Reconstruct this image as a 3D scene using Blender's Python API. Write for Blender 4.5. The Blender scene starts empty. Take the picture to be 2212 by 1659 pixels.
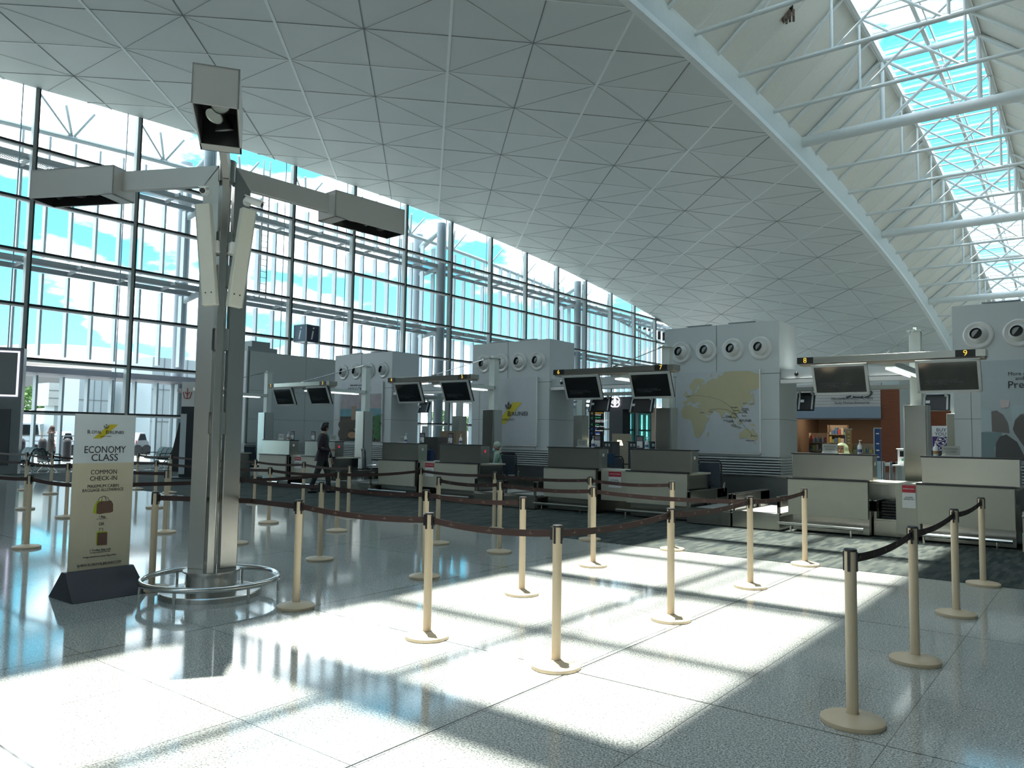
import bpy, math, random
import numpy as np
from mathutils import Vector, Matrix
random.seed(7)
C = bpy.context.scene.collection
SC = bpy.context.scene
R = math.radians; PI = math.pi

# ------------------------------------------------------------ camera
FPX, CZ = 1654.07, 1.63
_y, _p, _r = R(37.7816), R(3.8424), R(.85)
_f = np.array([-math.sin(_y)*math.cos(_p), math.cos(_y)*math.cos(_p), math.sin(_p)])
_a = np.array([math.cos(_y), math.sin(_y), 0]); _u = np.cross(_a, _f)
_ri = math.cos(_r)*_a + math.sin(_r)*_u; _up = -math.sin(_r)*_a + math.cos(_r)*_u
MC = np.array([_ri, _up, _f])
cam = bpy.data.objects.new('camera', bpy.data.cameras.new('camera'))
C.objects.link(cam)
cam.matrix_world = Matrix(((_ri[0], _up[0], -_f[0], 0), (_ri[1], _up[1], -_f[1], 0), (_ri[2], _up[2], -_f[2], CZ), (0, 0, 0, 1)))
cam.data.sensor_width = 36; cam.data.lens = FPX/2212*36
cam.data.clip_start = .05; cam.data.clip_end = 2000
SC.camera = cam

# ------------------------------------------------------------ world, sun, exposure
SC.view_settings.view_transform = 'Standard'; SC.view_settings.look = 'None'
SC.view_settings.gamma = 1; SC.view_settings.use_curve_mapping = False
SC.view_settings.exposure = 1.38
W = bpy.data.worlds.new('sky'); SC.world = W; W.use_nodes = True
nt = W.node_tree; nt.nodes.clear()
def wn(t, **k):
    n = nt.nodes.new(t)
    for a, b in k.items(): setattr(n, a, b)
    return n
tc = wn('ShaderNodeTexCoord'); mp = wn('ShaderNodeMapping'); mp.inputs['Scale'].default_value = (1, 1, 2.6)
mp.inputs['Location'].default_value = (.35, .12, .0)
nz = wn('ShaderNodeTexNoise'); nz.inputs['Scale'].default_value = 3.4; nz.inputs['Detail'].default_value = 7; nz.inputs['Roughness'].default_value = .55
rp = wn('ShaderNodeValToRGB'); rp.color_ramp.elements[0].position = .475; rp.color_ramp.elements[1].position = .58
sx = wn('ShaderNodeSeparateXYZ'); mr = wn('ShaderNodeMapRange'); mr.inputs[1].default_value = -.02; mr.inputs[2].default_value = .55
g = wn('ShaderNodeValToRGB')
g.color_ramp.elements[0].color = (.17, .50, .60, 1); g.color_ramp.elements[1].color = (.035, .19, .36, 1)
g.color_ramp.elements.new(.4).color = (.075, .33, .47, 1)
mx = wn('ShaderNodeMixRGB'); mx.inputs[2].default_value = (1, 1.0, 1.0, 1)
mul = wn('ShaderNodeVectorMath', operation='SCALE')
mw = wn('ShaderNodeMapRange'); mw.inputs[3].default_value = 1.0; mw.inputs[4].default_value = 1.45
bg = wn('ShaderNodeBackground'); bg.inputs[1].default_value = 1.9
wo = wn('ShaderNodeOutputWorld')
L = nt.links.new
L(tc.outputs['Generated'], mp.inputs[0]); L(mp.outputs[0], nz.inputs['Vector']); L(nz.outputs['Fac'], rp.inputs[0])
L(tc.outputs['Generated'], sx.inputs[0]); L(sx.outputs['Z'], mr.inputs[0]); L(mr.outputs[0], g.inputs[0])
L(rp.outputs[0], mx.inputs[0]); L(g.outputs[0], mx.inputs[1]); L(rp.outputs[0], mw.inputs[0])
L(mx.outputs[0], mul.inputs[0]); L(mw.outputs[0], mul.inputs['Scale']); L(mul.outputs[0], bg.inputs[0]); L(bg.outputs[0], wo.inputs[0])

sl = bpy.data.lights.new('sun', 'SUN'); sl.energy = 6.2; sl.angle = R(.75); sl.color = (1, .95, .86)
sun = bpy.data.objects.new('sun', sl); C.objects.link(sun)
sun.rotation_mode = 'QUATERNION'
sun.rotation_quaternion = Vector((-.109, .052, 1)).to_track_quat('Z', 'Y')
sun.location = (0, 0, 60)

# ------------------------------------------------------------ photo helpers (a pixel ray cut with a real plane)
def ray(x, y): return MC.T @ np.array([(x-1106)/FPX, (829.5-y)/FPX, 1.])
def onY(x, y, Y):
    d = ray(x, y); t = Y/d[1]; return Vector((d[0]*t, Y, CZ+d[2]*t))
def proj(p):
    c = MC @ (np.array(p, float)-np.array((0, 0, CZ))); return 1106+FPX*c[0]/c[2], 829.5-FPX*c[1]/c[2], c[2]
def onX(x, y, X):
    d = ray(x, y); t = X/d[0]; return Vector((X, d[1]*t, CZ+d[2]*t))
def fl(x, y, z=0):
    d = ray(x, y); t = (z-CZ)/d[2]; return Vector((d[0]*t, d[1]*t, z))

# ------------------------------------------------------------ materials
MATS = {}
def mat(name, col=(.5, .5, .5), rough=.5, metal=0, spec=None, emit=None, es=1, alpha=None, coat=0, noise=None, bump=None, aniso=0):
    if name in MATS: return MATS[name]
    m = bpy.data.materials.new(name); m.use_nodes = True; b = m.node_tree.nodes['Principled BSDF']
    b.inputs['Base Color'].default_value = (*col, 1); b.inputs['Roughness'].default_value = rough; b.inputs['Metallic'].default_value = metal
    if spec is not None: b.inputs['Specular IOR Level'].default_value = spec
    if coat: b.inputs['Coat Weight'].default_value = coat; b.inputs['Coat Roughness'].default_value = .08
    if emit: b.inputs['Emission Color'].default_value = (*emit, 1); b.inputs['Emission Strength'].default_value = es
    N = m.node_tree.nodes; K = m.node_tree.links.new
    amt, sc, stretch = noise or (.06, 6, (1, 1, 1))
    t = N.new('ShaderNodeTexCoord'); mpp = N.new('ShaderNodeMapping'); mpp.inputs['Scale'].default_value = stretch
    n = N.new('ShaderNodeTexNoise'); n.inputs['Scale'].default_value = sc; n.inputs['Detail'].default_value = 4
    K(t.outputs['Object'], mpp.inputs[0]); K(mpp.outputs[0], n.inputs['Vector'])
    mi = N.new('ShaderNodeMixRGB'); mi.blend_type = 'MULTIPLY'; mi.inputs[0].default_value = 1; mi.inputs[1].default_value = (*col, 1)
    r = N.new('ShaderNodeMapRange'); r.inputs[3].default_value = 1-amt; r.inputs[4].default_value = 1+amt
    K(n.outputs['Fac'], r.inputs[0]); K(r.outputs[0], mi.inputs[2]); K(mi.outputs[0], b.inputs['Base Color'])
    if metal > .5:
        r2 = N.new('ShaderNodeMapRange'); r2.inputs[3].default_value = max(.05, rough-.03); r2.inputs[4].default_value = rough+.03
        K(n.outputs['Fac'], r2.inputs[0]); K(r2.outputs[0], b.inputs['Roughness'])
    if bump:
        bp = N.new('ShaderNodeBump'); bp.inputs['Strength'].default_value = bump; bp.inputs['Distance'].default_value = .01
        K(n.outputs['Fac'], bp.inputs['Height']); K(bp.outputs[0], b.inputs['Normal'])
    MATS[name] = m; return m
def glass(name, tint=(.9, .97, .96), refl=.08, rough=.0):
    if name in MATS: return MATS[name]
    m = bpy.data.materials.new(name); m.use_nodes = True; N = m.node_tree.nodes; N.clear(); K = m.node_tree.links.new
    o = N.new('ShaderNodeOutputMaterial'); t = N.new('ShaderNodeBsdfTransparent'); t.inputs[0].default_value = (*tint, 1)
    gl = N.new('ShaderNodeBsdfGlossy'); gl.inputs['Roughness'].default_value = rough; mi = N.new('ShaderNodeMixShader')
    lw = N.new('ShaderNodeLayerWeight'); lw.inputs[0].default_value = .5
    pw = N.new('ShaderNodeMath'); pw.operation = 'POWER'; pw.inputs[1].default_value = 4
    ml = N.new('ShaderNodeMath'); ml.operation = 'MULTIPLY_ADD'; ml.inputs[1].default_value = .7; ml.inputs[2].default_value = refl; ml.use_clamp = True
    K(lw.outputs['Facing'], pw.inputs[0]); K(pw.outputs[0], ml.inputs[0]); K(ml.outputs[0], mi.inputs[0]); K(t.outputs[0], mi.inputs[1]); K(gl.outputs[0], mi.inputs[2]); K(mi.outputs[0], o.inputs[0])
    MATS[name] = m; return m

M_steel = mat('brushed_stainless', (.42, .42, .39), .22, 1, noise=(.05, 4, (60, 60, 1)))
M_steelh = mat('brushed_stainless_level', (.43, .43, .39), .26, 1, noise=(.04, 4, (1, 1, 80)))
M_mast = mat('mast_stainless', (.52, .51, .48), .22, 1, noise=(.04, 4, (60, 60, 1)))
M_box = mat('floodlight_metal_lightened', (.56, .56, .54), .42, .55, noise=(.03, 4, (1, 1, 80)))  # paler and less metallic than the mast, stands in for bright surroundings
M_pipe = mat('polished_steel', (.62, .62, .60), .16, 1)
M_dark = mat('dark_edge', (.03, .028, .03), .45)
M_black = mat('black_plastic', (.012, .012, .014), .4)
M_cream = mat('cream_post', (.64, .52, .36), .42, noise=(.04, 10, (1, 1, 1)))
M_belt = mat('belt_webbing', (.045, .022, .018), .75, noise=(.15, 120, (1, 1, 1)))
M_beltmark = mat('belt_print', (.20, .15, .12), .7)
M_laminate = mat('offwhite_laminate', (.46, .45, .37), .45)
M_white = mat('white_paint', (.80, .81, .80), .4)
M_truss = mat('grey_white_paint', (.66, .71, .70), .4)
M_trusso = mat('outside_tube_paint', (.34, .40, .41), .5)
M_wall = mat('grey_cladding', (.52, .565, .575), .5, noise=(.03, 1.5, (1, 1, 1)))
M_joint = mat('panel_joint', (.16, .18, .18), .6)
M_louvre = mat('louvre_grey', (.55, .58, .59), .4)
M_nozzle = mat('nozzle_white', (.64, .66, .65), .25, coat=.3)
M_frame = mat('mullion_grey', (.40, .44, .43), .4)
M_glassf = glass('facade_glass', (.93, .99, .99), .05)
M_glasss = glass('skylight_glass', (.95, .99, .99), .04)
M_text = mat('dark_lettering', (.03, .03, .035), .6)
M_yellow = mat('logo_yellow', (.62, .52, .03), .5)
M_amber = mat('amber_digit', (.75, .52, .05), .5, emit=(.9, .6, .08), es=.35)
M_screen = mat('screen_black', (.012, .014, .016), .08, coat=.4)
M_bezel = mat('monitor_bezel', (.52, .54, .53), .35)
M_red = mat('notice_red', (.45, .03, .05), .5)
M_paper = mat('notice_white', (.75, .76, .76), .5)
M_seat = mat('green_vinyl', (.010, .05, .055), .6, spec=.2)
M_green = mat('leaf_green', (.10, .19, .05), .7, noise=(.5, 3, (1, 1, 1)))

# ------------------------------------------------------------ object helpers
def put(o, label=None, cat=None, group=None, kind=None):
    if label: o['label'] = label
    if cat: o['category'] = cat
    if group: o['group'] = group
    if kind: o['kind'] = kind
    return o
def thing(name, label, cat, loc=(0, 0, 0), rz=0, group=None, kind=None):
    o = bpy.data.objects.new(name, None); C.objects.link(o); o.location = loc; o.rotation_euler = (0, 0, rz)
    o.empty_display_size = .2
    return put(o, label, cat, group, kind)
class MB:
    def __init__(s): s.v = []; s.f = []
    def quad(s, *p):
        n = len(s.v); s.v += [tuple(q) for q in p]; s.f.append(tuple(range(n, n+len(p)))); return s
    def hexa(s, P):
        n = len(s.v); s.v += [tuple(q) for q in P]
        for a in ((0, 3, 2, 1), (4, 5, 6, 7), (0, 1, 5, 4), (1, 2, 6, 5), (2, 3, 7, 6), (3, 0, 4, 7)): s.f.append(tuple(n+i for i in a))
        return s
    def box(s, x0, x1, y0, y1, z0, z1):
        return s.hexa([(x0, y0, z0), (x1, y0, z0), (x1, y1, z0), (x0, y1, z0), (x0, y0, z1), (x1, y0, z1), (x1, y1, z1), (x0, y1, z1)])
    def cbox(s, c, size, rot=None):
        h = [q/2 for q in size]; P = []
        for z in (-h[2], h[2]):
            for x, y in ((-h[0], -h[1]), (h[0], -h[1]), (h[0], h[1]), (-h[0], h[1])):
                q = Vector((x, y, z)); q = rot @ q if rot is not None else q
                P.append(tuple(Vector(c)+q))
        return s.hexa(P)
    def bar(s, a, b, w, h, up=(0, 0, 1)):
        a, b = Vector(a), Vector(b); d = (b-a).normalized(); u = Vector(up); r = d.cross(u)
        if r.length < 1e-4: r = d.cross(Vector((1, 0, 0)))
        r.normalize(); u = r.cross(d); P = []
        for q in (a, b):
            for i, j in ((-1, -1), (1, -1), (1, 1), (-1, 1)): P.append(tuple(q+r*i*w/2+u*j*h/2))
        return s.hexa(P)
    def cyl(s, a, b, r0, r1=None, n=12, caps=True):
        r1 = r0 if r1 is None else r1; a, b = Vector(a), Vector(b); d = (b-a).normalized()
        t = d.cross(Vector((0, 0, 1)) if abs(d.z) < .95 else Vector((1, 0, 0))).normalized(); u = d.cross(t); k = len(s.v)
        for q, r in ((a, r0), (b, r1)):
            for i in range(n):
                an = 2*PI*i/n; s.v.append(tuple(q+(t*math.cos(an)+u*math.sin(an))*r))
        for i in range(n): s.f.append((k+i, k+n+i, k+n+(i+1) % n, k+(i+1) % n))
        if caps: s.f.append(tuple(k+i for i in range(n))); s.f.append(tuple(k+n+i for i in range(n-1, -1, -1)))
        return s
    def lathe(s, c, prof, n=24, M=None, caps=True):
        k = len(s.v); c = Vector(c)
        for r, z in prof:
            for i in range(n):
                an = 2*PI*i/n; q = Vector((r*math.cos(an), r*math.sin(an), z)); q = M @ q if M is not None else q; s.v.append(tuple(c+q))
        m = len(prof)
        for j in range(m-1):
            for i in range(n): s.f.append((k+j*n+i, k+j*n+(i+1) % n, k+(j+1)*n+(i+1) % n, k+(j+1)*n+i))
        if caps: s.f.append(tuple(k+i for i in range(n-1, -1, -1))); s.f.append(tuple(k+(m-1)*n+i for i in range(n)))
        return s
    def tube(s, pts, r, n=8, closed=False, radii=None):
        P = [Vector(p) for p in pts]; m = len(P); k = len(s.v); t = None
        for j, p in enumerate(P):
            if closed: d = P[(j+1) % m]-P[j-1]
            else: d = P[min(j+1, m-1)]-P[max(j-1, 0)]
            d.normalize()
            if t is None: t = d.cross(Vector((0, 0, 1)) if abs(d.z) < .9 else Vector((1, 0, 0))).normalized()
            t = (t-d*t.dot(d)).normalized(); u = d.cross(t); rr = radii[j] if radii else r
            for i in range(n):
                an = 2*PI*i/n; s.v.append(tuple(p+(t*math.cos(an)+u*math.sin(an))*rr))
        for j in range(m if closed else m-1):
            a = k+j*n; b = k+((j+1) % m)*n
            for i in range(n): s.f.append((a+i, a+(i+1) % n, b+(i+1) % n, b+i))
        if not closed: s.f.append(tuple(k+i for i in range(n-1, -1, -1))); s.f.append(tuple(k+(m-1)*n+i for i in range(n)))
        return s
    def prism(s, poly, ext):
        n = len(poly); k = len(s.v); e = Vector(ext)
        s.v += [tuple(p) for p in poly]+[tuple(Vector(p)+e) for p in poly]
        s.f.append(tuple(range(k+n-1, k-1, -1))); s.f.append(tuple(range(k+n, k+2*n)))
        for i in range(n): s.f.append((k+i, k+(i+1) % n, k+n+(i+1) % n, k+n+i))
        return s
    def ball(s, c, r, n=14, m=8, sc=(1, 1, 1), rot=None):
        k = len(s.v)
        for j in range(m+1):
            th = PI*j/m
            for i in range(n):
                an = 2*PI*i/n; q = Vector((math.sin(th)*math.cos(an)*r*sc[0], math.sin(th)*math.sin(an)*r*sc[1], math.cos(th)*r*sc[2]))
                if rot is not None: q = rot @ q
                s.v.append(tuple(Vector(c)+q))
        for j in range(m):
            for i in range(n): s.f.append((k+j*n+i, k+(j+1)*n+i, k+(j+1)*n+(i+1) % n, k+j*n+(i+1) % n))
        return s
    def loft(s, rings, n=20):
        k = len(s.v)
        for c, rx, ry in rings:
            for i in range(n):
                an = 2*PI*i/n; s.v.append((c[0]+rx*math.cos(an), c[1]+ry*math.sin(an), c[2]))
        for j in range(len(rings)-1):
            for i in range(n): s.f.append((k+j*n+i, k+j*n+(i+1) % n, k+(j+1)*n+(i+1) % n, k+(j+1)*n+i))
        s.f.append(tuple(k+i for i in range(n-1, -1, -1))); s.f.append(tuple(k+(len(rings)-1)*n+i for i in range(n)))
        return s
    def build(s, name, m, parent=None, w=False, smooth=True, bevel=0, **kw):
        v = s.v
        if w and parent is not None:
            ps = []; q = parent
            while q is not None: ps.insert(0, q); q = q.parent
            Mx = Matrix()
            for q in ps: Mx = Mx @ Matrix.Translation(q.location) @ q.rotation_euler.to_matrix().to_4x4()
            Mi = Mx.inverted(); v = [tuple(Mi @ Vector(q)) for q in v]
        me = bpy.data.meshes.new(name); me.from_pydata(v, [], s.f); me.validate()
        if smooth:
            me.polygons.foreach_set('use_smooth', [True]*len(me.polygons)); me.set_sharp_from_angle(angle=R(35))
        me.materials.append(m)
        o = bpy.data.objects.new(name, me); C.objects.link(o)
        if parent is not None: o.parent = parent
        if bevel:
            b = o.modifiers.new('bevel', 'BEVEL'); b.width = bevel; b.segments = 2; b.limit_method = 'ANGLE'
        return put(o, **kw) if kw else o
def copy_tree(o, parent=None):
    c = o.copy(); C.objects.link(c); c.parent = parent
    for ch in list(o.children): copy_tree(ch, c)
    return c
def text(name, body, size, m, parent, loc, rot=(PI/2, 0, 0), align='CENTER', ext=.002, w=True, sx=1, bold=0, width=None):
    cu = bpy.data.curves.new(name, 'FONT'); cu.body = body; cu.size = size; cu.align_x = align; cu.align_y = 'CENTER'; cu.extrude = ext
    cu.resolution_u = 3; cu.offset = bold
    t = bpy.data.objects.new(name, cu); C.objects.link(t)
    me = bpy.data.meshes.new_from_object(t); C.objects.unlink(t); bpy.data.objects.remove(t)
    o = bpy.data.objects.new(name, me); C.objects.link(o); me.materials.clear(); me.materials.append(m)
    if width: xs = [v.co.x for v in me.vertices]; sx = width/(max(xs)-min(xs))
    T = Matrix.Translation(loc) @ (rot if isinstance(rot, Matrix) else Matrix.Rotation(rot[2], 4, 'Z') @ Matrix.Rotation(rot[0], 4, 'X')) @ Matrix.Diagonal((sx, 1, 1, 1))
    if parent is not None and w:
        ps = []; q = parent
        while q is not None: ps.insert(0, q); q = q.parent
        Mx = Matrix()
        for q in ps: Mx = Mx @ Matrix.Translation(q.location) @ q.rotation_euler.to_matrix().to_4x4()
        T = Mx.inverted() @ T
    me.transform(T)
    if parent is not None: o.parent = parent
    return o
def rotM(ax, an): return Matrix.Rotation(an, 3, ax)
def structure(o): o['kind'] = 'structure'; return o
# ============================================================ THE SHELL
XF, XE, XG0, XG1, XE2 = -34.5, -11.45, -7.8, -3.9, -.25      # facade, ceiling edge, skylight glass, far edge
def zf(y): return 16.1-(y-28)**2/540
def zc(x, y):
    t = (x-XF)/(XE-XF); t = min(max(t, 0), 1)
    return zf(y)-.7*t+t*.3*min(max((y-42)/20, 0), 1)
def zch(y): return zf(y)+.30+.012*(y-28)                      # truss chord
# floor: granite + carpet
def floor_mat():
    m = bpy.data.materials.new('granite_floor'); m.use_nodes = True; N = m.node_tree.nodes; K = m.node_tree.links.new; b = N['Principled BSDF']
    t = N.new('ShaderNodeTexCoord')
    n = N.new('ShaderNodeTexNoise'); n.inputs['Scale'].default_value = 85; n.inputs['Detail'].default_value = 6; n.inputs['Roughness'].default_value = .8
    v = N.new('ShaderNodeTexVoronoi'); v.inputs['Scale'].default_value = 160
    K(t.outputs['Object'], n.inputs['Vector']); K(t.outputs['Object'], v.inputs['Vector'])
    r = N.new('ShaderNodeValToRGB'); r.color_ramp.elements[0].position = .40; r.color_ramp.elements[1].position = .57
    r.color_ramp.elements[0].color = (.075, .088, .088, 1); r.color_ramp.elements[1].color = (.68, .71, .68, 1)
    K(n.outputs['Fac'], r.inputs[0])
    r2 = N.new('ShaderNodeValToRGB'); r2.color_ramp.elements[0].color = (.55, .55, .55, 1); r2.color_ramp.elements[1].color = (1.3, 1.3, 1.3, 1)
    K(v.outputs['Color'], r2.inputs[0])
    mu = N.new('ShaderNodeMixRGB'); mu.blend_type = 'MULTIPLY'; mu.inputs[0].default_value = .8
    K(r.outputs[0], mu.inputs[1]); K(r2.outputs[0], mu.inputs[2])
    sp = N.new('ShaderNodeSeparateXYZ'); K(t.outputs['Object'], sp.inputs[0])
    def line(sock, off, per, wd):
        a = N.new('ShaderNodeMath'); a.operation = 'SUBTRACT'; a.inputs[1].default_value = off; K(sock, a.inputs[0])
        p = N.new('ShaderNodeMath'); p.operation = 'PINGPONG'; p.inputs[1].default_value = per/2; K(a.outputs[0], p.inputs[0])
        c = N.new('ShaderNodeMath'); c.operation = 'LESS_THAN'; c.inputs[1].default_value = wd; K(p.outputs[0], c.inputs[0]); return c.outputs[0]
    ls = [line(sp.outputs['X'], -5.95, 2.97, .006), line(sp.outputs['Y'], 4.58, 2.97, .006), line(sp.outputs['X'], -.98, .99, .0022), line(sp.outputs['Y'], 4.58, .99, .0022)]
    acc = ls[0]
    for q in ls[1:]:
        k = N.new('ShaderNodeMath'); k.operation = 'MAXIMUM'; K(acc, k.inputs[0]); K(q, k.inputs[1]); acc = k.outputs[0]
    mj = N.new('ShaderNodeMixRGB'); mj.inputs[2].default_value = (.03, .035, .035, 1); K(acc, mj.inputs[0]); K(mu.outputs[0], mj.inputs[1])
    K(mj.outputs[0], b.inputs['Base Color']); b.inputs['Roughness'].default_value = .075; b.inputs['Specular IOR Level'].default_value = .62
    return m
M_granite = floor_mat()
def carpet_mat():
    m = bpy.data.materials.new('tile_carpet'); m.use_nodes = True; N = m.node_tree.nodes; K = m.node_tree.links.new; b = N['Principled BSDF']
    t = N.new('ShaderNodeTexCoord'); mp_ = N.new('ShaderNodeMapping'); mp_.inputs['Rotation'].default_value = (0, 0, PI/2)
    K(t.outputs['Object'], mp_.inputs[0])
    br = N.new('ShaderNodeTexBrick'); br.inputs['Scale'].default_value = 1; br.inputs['Brick Width'].default_value = .32; br.inputs['Row Height'].default_value = .055
    br.inputs['Mortar Size'].default_value = 0; br.inputs['Color1'].default_value = (.045, .06, .062, 1); br.inputs['Color2'].default_value = (.12, .135, .12, 1); br.offset = .37
    n = N.new('ShaderNodeTexNoise'); n.inputs['Scale'].default_value = 220; K(t.outputs['Object'], n.inputs['Vector'])
    K(mp_.outputs[0], br.inputs['Vector'])
    mu = N.new('ShaderNodeMixRGB'); mu.blend_type = 'MULTIPLY'; mu.inputs[0].default_value = .5; K(br.outputs[0], mu.inputs[1]); K(n.outputs['Fac'], mu.inputs[2])
    K(mu.outputs[0], b.inputs['Base Color']); b.inputs['Roughness'].default_value = .95; b.inputs['Specular IOR Level'].default_value = .1
    return m
M_carpet = carpet_mat()
structure(MB().box(XF-.1, 22, -35, 90, -.3, 0).build('floor', M_granite, smooth=False))
o = structure(MB().box(-30.8, 14, 10.37, 30, 0, .006).build('floor', M_carpet, smooth=False)); o['label'] = 'grey striped carpet tiles round the check-in counters'

# ceiling: folded triangular panels on a 45 degree grid, curved along y
PX, PY = 4.1, 4.22
X0, Y0 = XE, 21.0                                  # a lattice node on the ceiling edge
def node(i, j): return XE-PX*i/2, Y0+PY*j/2       # half-step lattice, node when (i+j) even in units of 2 ...
verts = {}; cb = MB()
def cv(i, j):
    k = (i, j)
    if k not in verts:
        x = max(XE-PX*i/2, XF); y = Y0+PY*j/2
        dz = 0
        if i % 2 == 0 and j % 2 == 0: dz = 0 if ((i//2+j//2) % 2 == 0) else .016
        elif i % 2 == 1 and j % 2 == 1: dz = .008
        else: dz = .022
        verts[k] = len(cb.v); cb.v.append((x, y, zc(x, y)+dz))
    return verts[k]
NI, J0, J1 = 12, -26, 34
for i in range(NI):
    for j in range(J0, J1):
        a, b, c, d = cv(i, j), cv(i+1, j), cv(i+1, j+1), cv(i, j+1)
        if (i+j) % 2 == 0: cb.f += [(a, b, c), (a, c, d)]
        else: cb.f += [(a, b, d), (b, c, d)]
M_ceil = mat('ceiling_panel', (.57, .61, .585), .5, noise=(.03, .8, (1, 1, 1)))
ceiling = structure(cb.build('ceiling', M_ceil, smooth=False))
M_batten = mat('ceiling_batten', (.72, .76, .74), .4)
def curve_strip(pts, w, drop, h):
    m = MB()
    for a, b in zip(pts[:-1], pts[1:]):
        a = Vector(a); b = Vector(b); a.z -= drop; b.z -= drop; m.bar(a, b, w, h)
    return m
def diag(x0, y0, sy, half=0):
    pts = []; n = 46; 
    for k in range(n+1):
        x = XE+(XF-XE)*k/n; y = y0+sy*(XE-x)*(PY/PX); pts.append((x, y, zc(x, y)))
    return pts
wide, thin, darkm, faint = MB(), MB(), MB(), MB()
def addstrip(mb, pts, w, drop, h):
    for a, b in zip(pts[:-1], pts[1:]):
        if max(a[1], b[1]) < -30 or min(a[1], b[1]) > 88: continue
        mb.bar((a[0], a[1], a[2]-drop), (b[0], b[1], b[2]-drop), w, h)
for q in range(-16, 22):
    y = Y0+q*PY
    if q % 2 == 0:
        addstrip(wide, diag(XE, y, 1), .10, .0, .03); addstrip(thin, diag(XE, y, -1), .05, 0, .03)
    else:
        addstrip(darkm, diag(XE, y, 1), .034, .0, .012); addstrip(faint, diag(XE, y, -1), .018, .0, .010)
for i in range(1, 6):
    x = XE-PX*i; pts = [(x, yy, zc(x, yy)) for yy in np.arange(-30, 89, 4.0)]; addstrip(faint, pts, .012, .0, .008)
for q in range(-12, 17):
    y = Y0+q*PY; pts = [(x, y, zc(x, y)) for x in np.linspace(XE, XF, 14)]; addstrip(faint, pts, .012, .0, .008)
wide.build('wide_batten', M_batten, ceiling, smooth=False); thin.build('narrow_batten', M_batten, ceiling, smooth=False); darkm.build('shadow_gap', M_joint, ceiling, smooth=False); faint.build('crease', mat('ceiling_crease', (.19, .20, .19), .6), ceiling, smooth=False)

# ceiling edge beams (either side of the roof light)
ys = [Y0-12*PY+PY/2*k for k in range(58)]
def along(fun, rows):
    m = MB(); 
    for a, b in zip(ys[:-1], ys[1:]):
        for r in rows(a, b): m.hexa(r)
    return m
def edge_beam(x, side):
    t = MB(); fz = MB(); 
    for a, b in zip(ys[:-1], ys[1:]):
        za, zb = zc(XE, a), zc(XE, b)
        x0, x1 = (x-.12, x+.14) if side > 0 else (x-.14, x+.12)
        t.hexa([(x0, a, za-.12), (x1, a, za-.12), (x1, b, zb-.12), (x0, b, zb-.12), (x0, a, za+.10), (x1, a, za+.10), (x1, b, zb+.10), (x0, b, zb+.10)])
        ca, cb_ = zch(a)+.25, zch(b)+.25
        fx0, fx1 = (x-.05, x+.02) if side > 0 else (x-.02, x+.05)
        fz.hexa([(fx0, a, za+.1), (fx1, a, za+.1), (fx1, b, zb+.1), (fx0, b, zb+.1), (fx0, a, ca), (fx1, a, ca), (fx1, b, cb_), (fx0, b, cb_)])
    return t, fz
M_fascia = mat('fascia_white', (.55, .61, .59), .45)
for nm, x, s in (('left', XE, 1), ('right', XE2, -1)):
    t, fz = edge_beam(x, s)
    o = structure(t.build('trim_1' if s > 0 else 'trim_3', M_batten, smooth=False)); o = structure(fz.build('trim_2' if s > 0 else 'trim_4', M_fascia, smooth=False))
# sloping soffits
def soffit(xa, xb, nm):
    m = MB()
    for a, b in zip(ys[:-1], ys[1:]):
        P = []
        for dz in (.16, .30):
            P += [(xa, a, zch(a)+dz), (xb, a, zch(a)+3.1+dz), (xb, b, zch(b)+3.1+dz), (xa, b, zch(b)+dz)]
        m.hexa(P)
    return structure(m.build(nm, mat('soffit_board', (.72, .72, .66), .6), smooth=False))
soffit(XE, XG0, 'ceiling'); soffit(XE2, XG1, 'ceiling')
o = MB()
for a, b in zip(ys[:-1], ys[1:]):
    o.quad((XE2, a, zc(XE, a)), (22, a, zc(XE, a)), (22, b, zc(XE, b)), (XE2, b, zc(XE, b)))
structure(o.build('ceiling', M_ceil, smooth=False))
# roof trusses
def truss(y, big):
    zz = zch(y); rc = .26 if big else .085; t = thing('roof_truss', '', 'truss', (0, y, 0))
    p = MB().cyl((XE, 0, zz), (XE2, 0, zz), rc, n=14).build('tie_beam', M_truss, t)
    zt = zz+3.1; rr = .15 if big else .016
    for a, b in ((XE, XG0), (XE2, XG1)): MB().cyl((a, 0, zz), (b, 0, zt), rr*.8, n=10).build('rafter', M_truss, t)
    MB().cyl((XG0, 0, zt), (XG1, 0, zt), rr if big else .05, n=12).build('collar_beam', M_truss, t)
    pw = .10 if big else .06
    for x in (XG0, XG1): MB().cyl((x, 0, zz), (x, 0, zt), pw, n=10).build('post', M_truss, t)
    bw = .085 if big else .055
    MB().cyl((XG0+.1, 0, zz), (XG1-.1, 0, zt), bw, n=8).build('brace', M_truss, t)
    MB().cyl((XG0+.1, 0, zt), (XG1-.1, 0, zz), bw, n=8).build('brace', M_truss, t)
    MB().cyl((XG0-1.1, 0, zz), (XG0, 0, zz+1.6), .035, n=6).build('brace', M_truss, t)
    return t
TY = [38-PY*k for k in range(-10, 17)]
def inview(y):
    for x in np.linspace(XE, XE2, 30):
        for dz in (0, 3.1):
            q = proj((x, y, zch(y)+dz))
            if q[2] > 0 and 0 < q[0] < 2212 and 0 < q[1] < 1659: return True
    return False
seen = sorted([y for y in TY if inview(y)])
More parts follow.
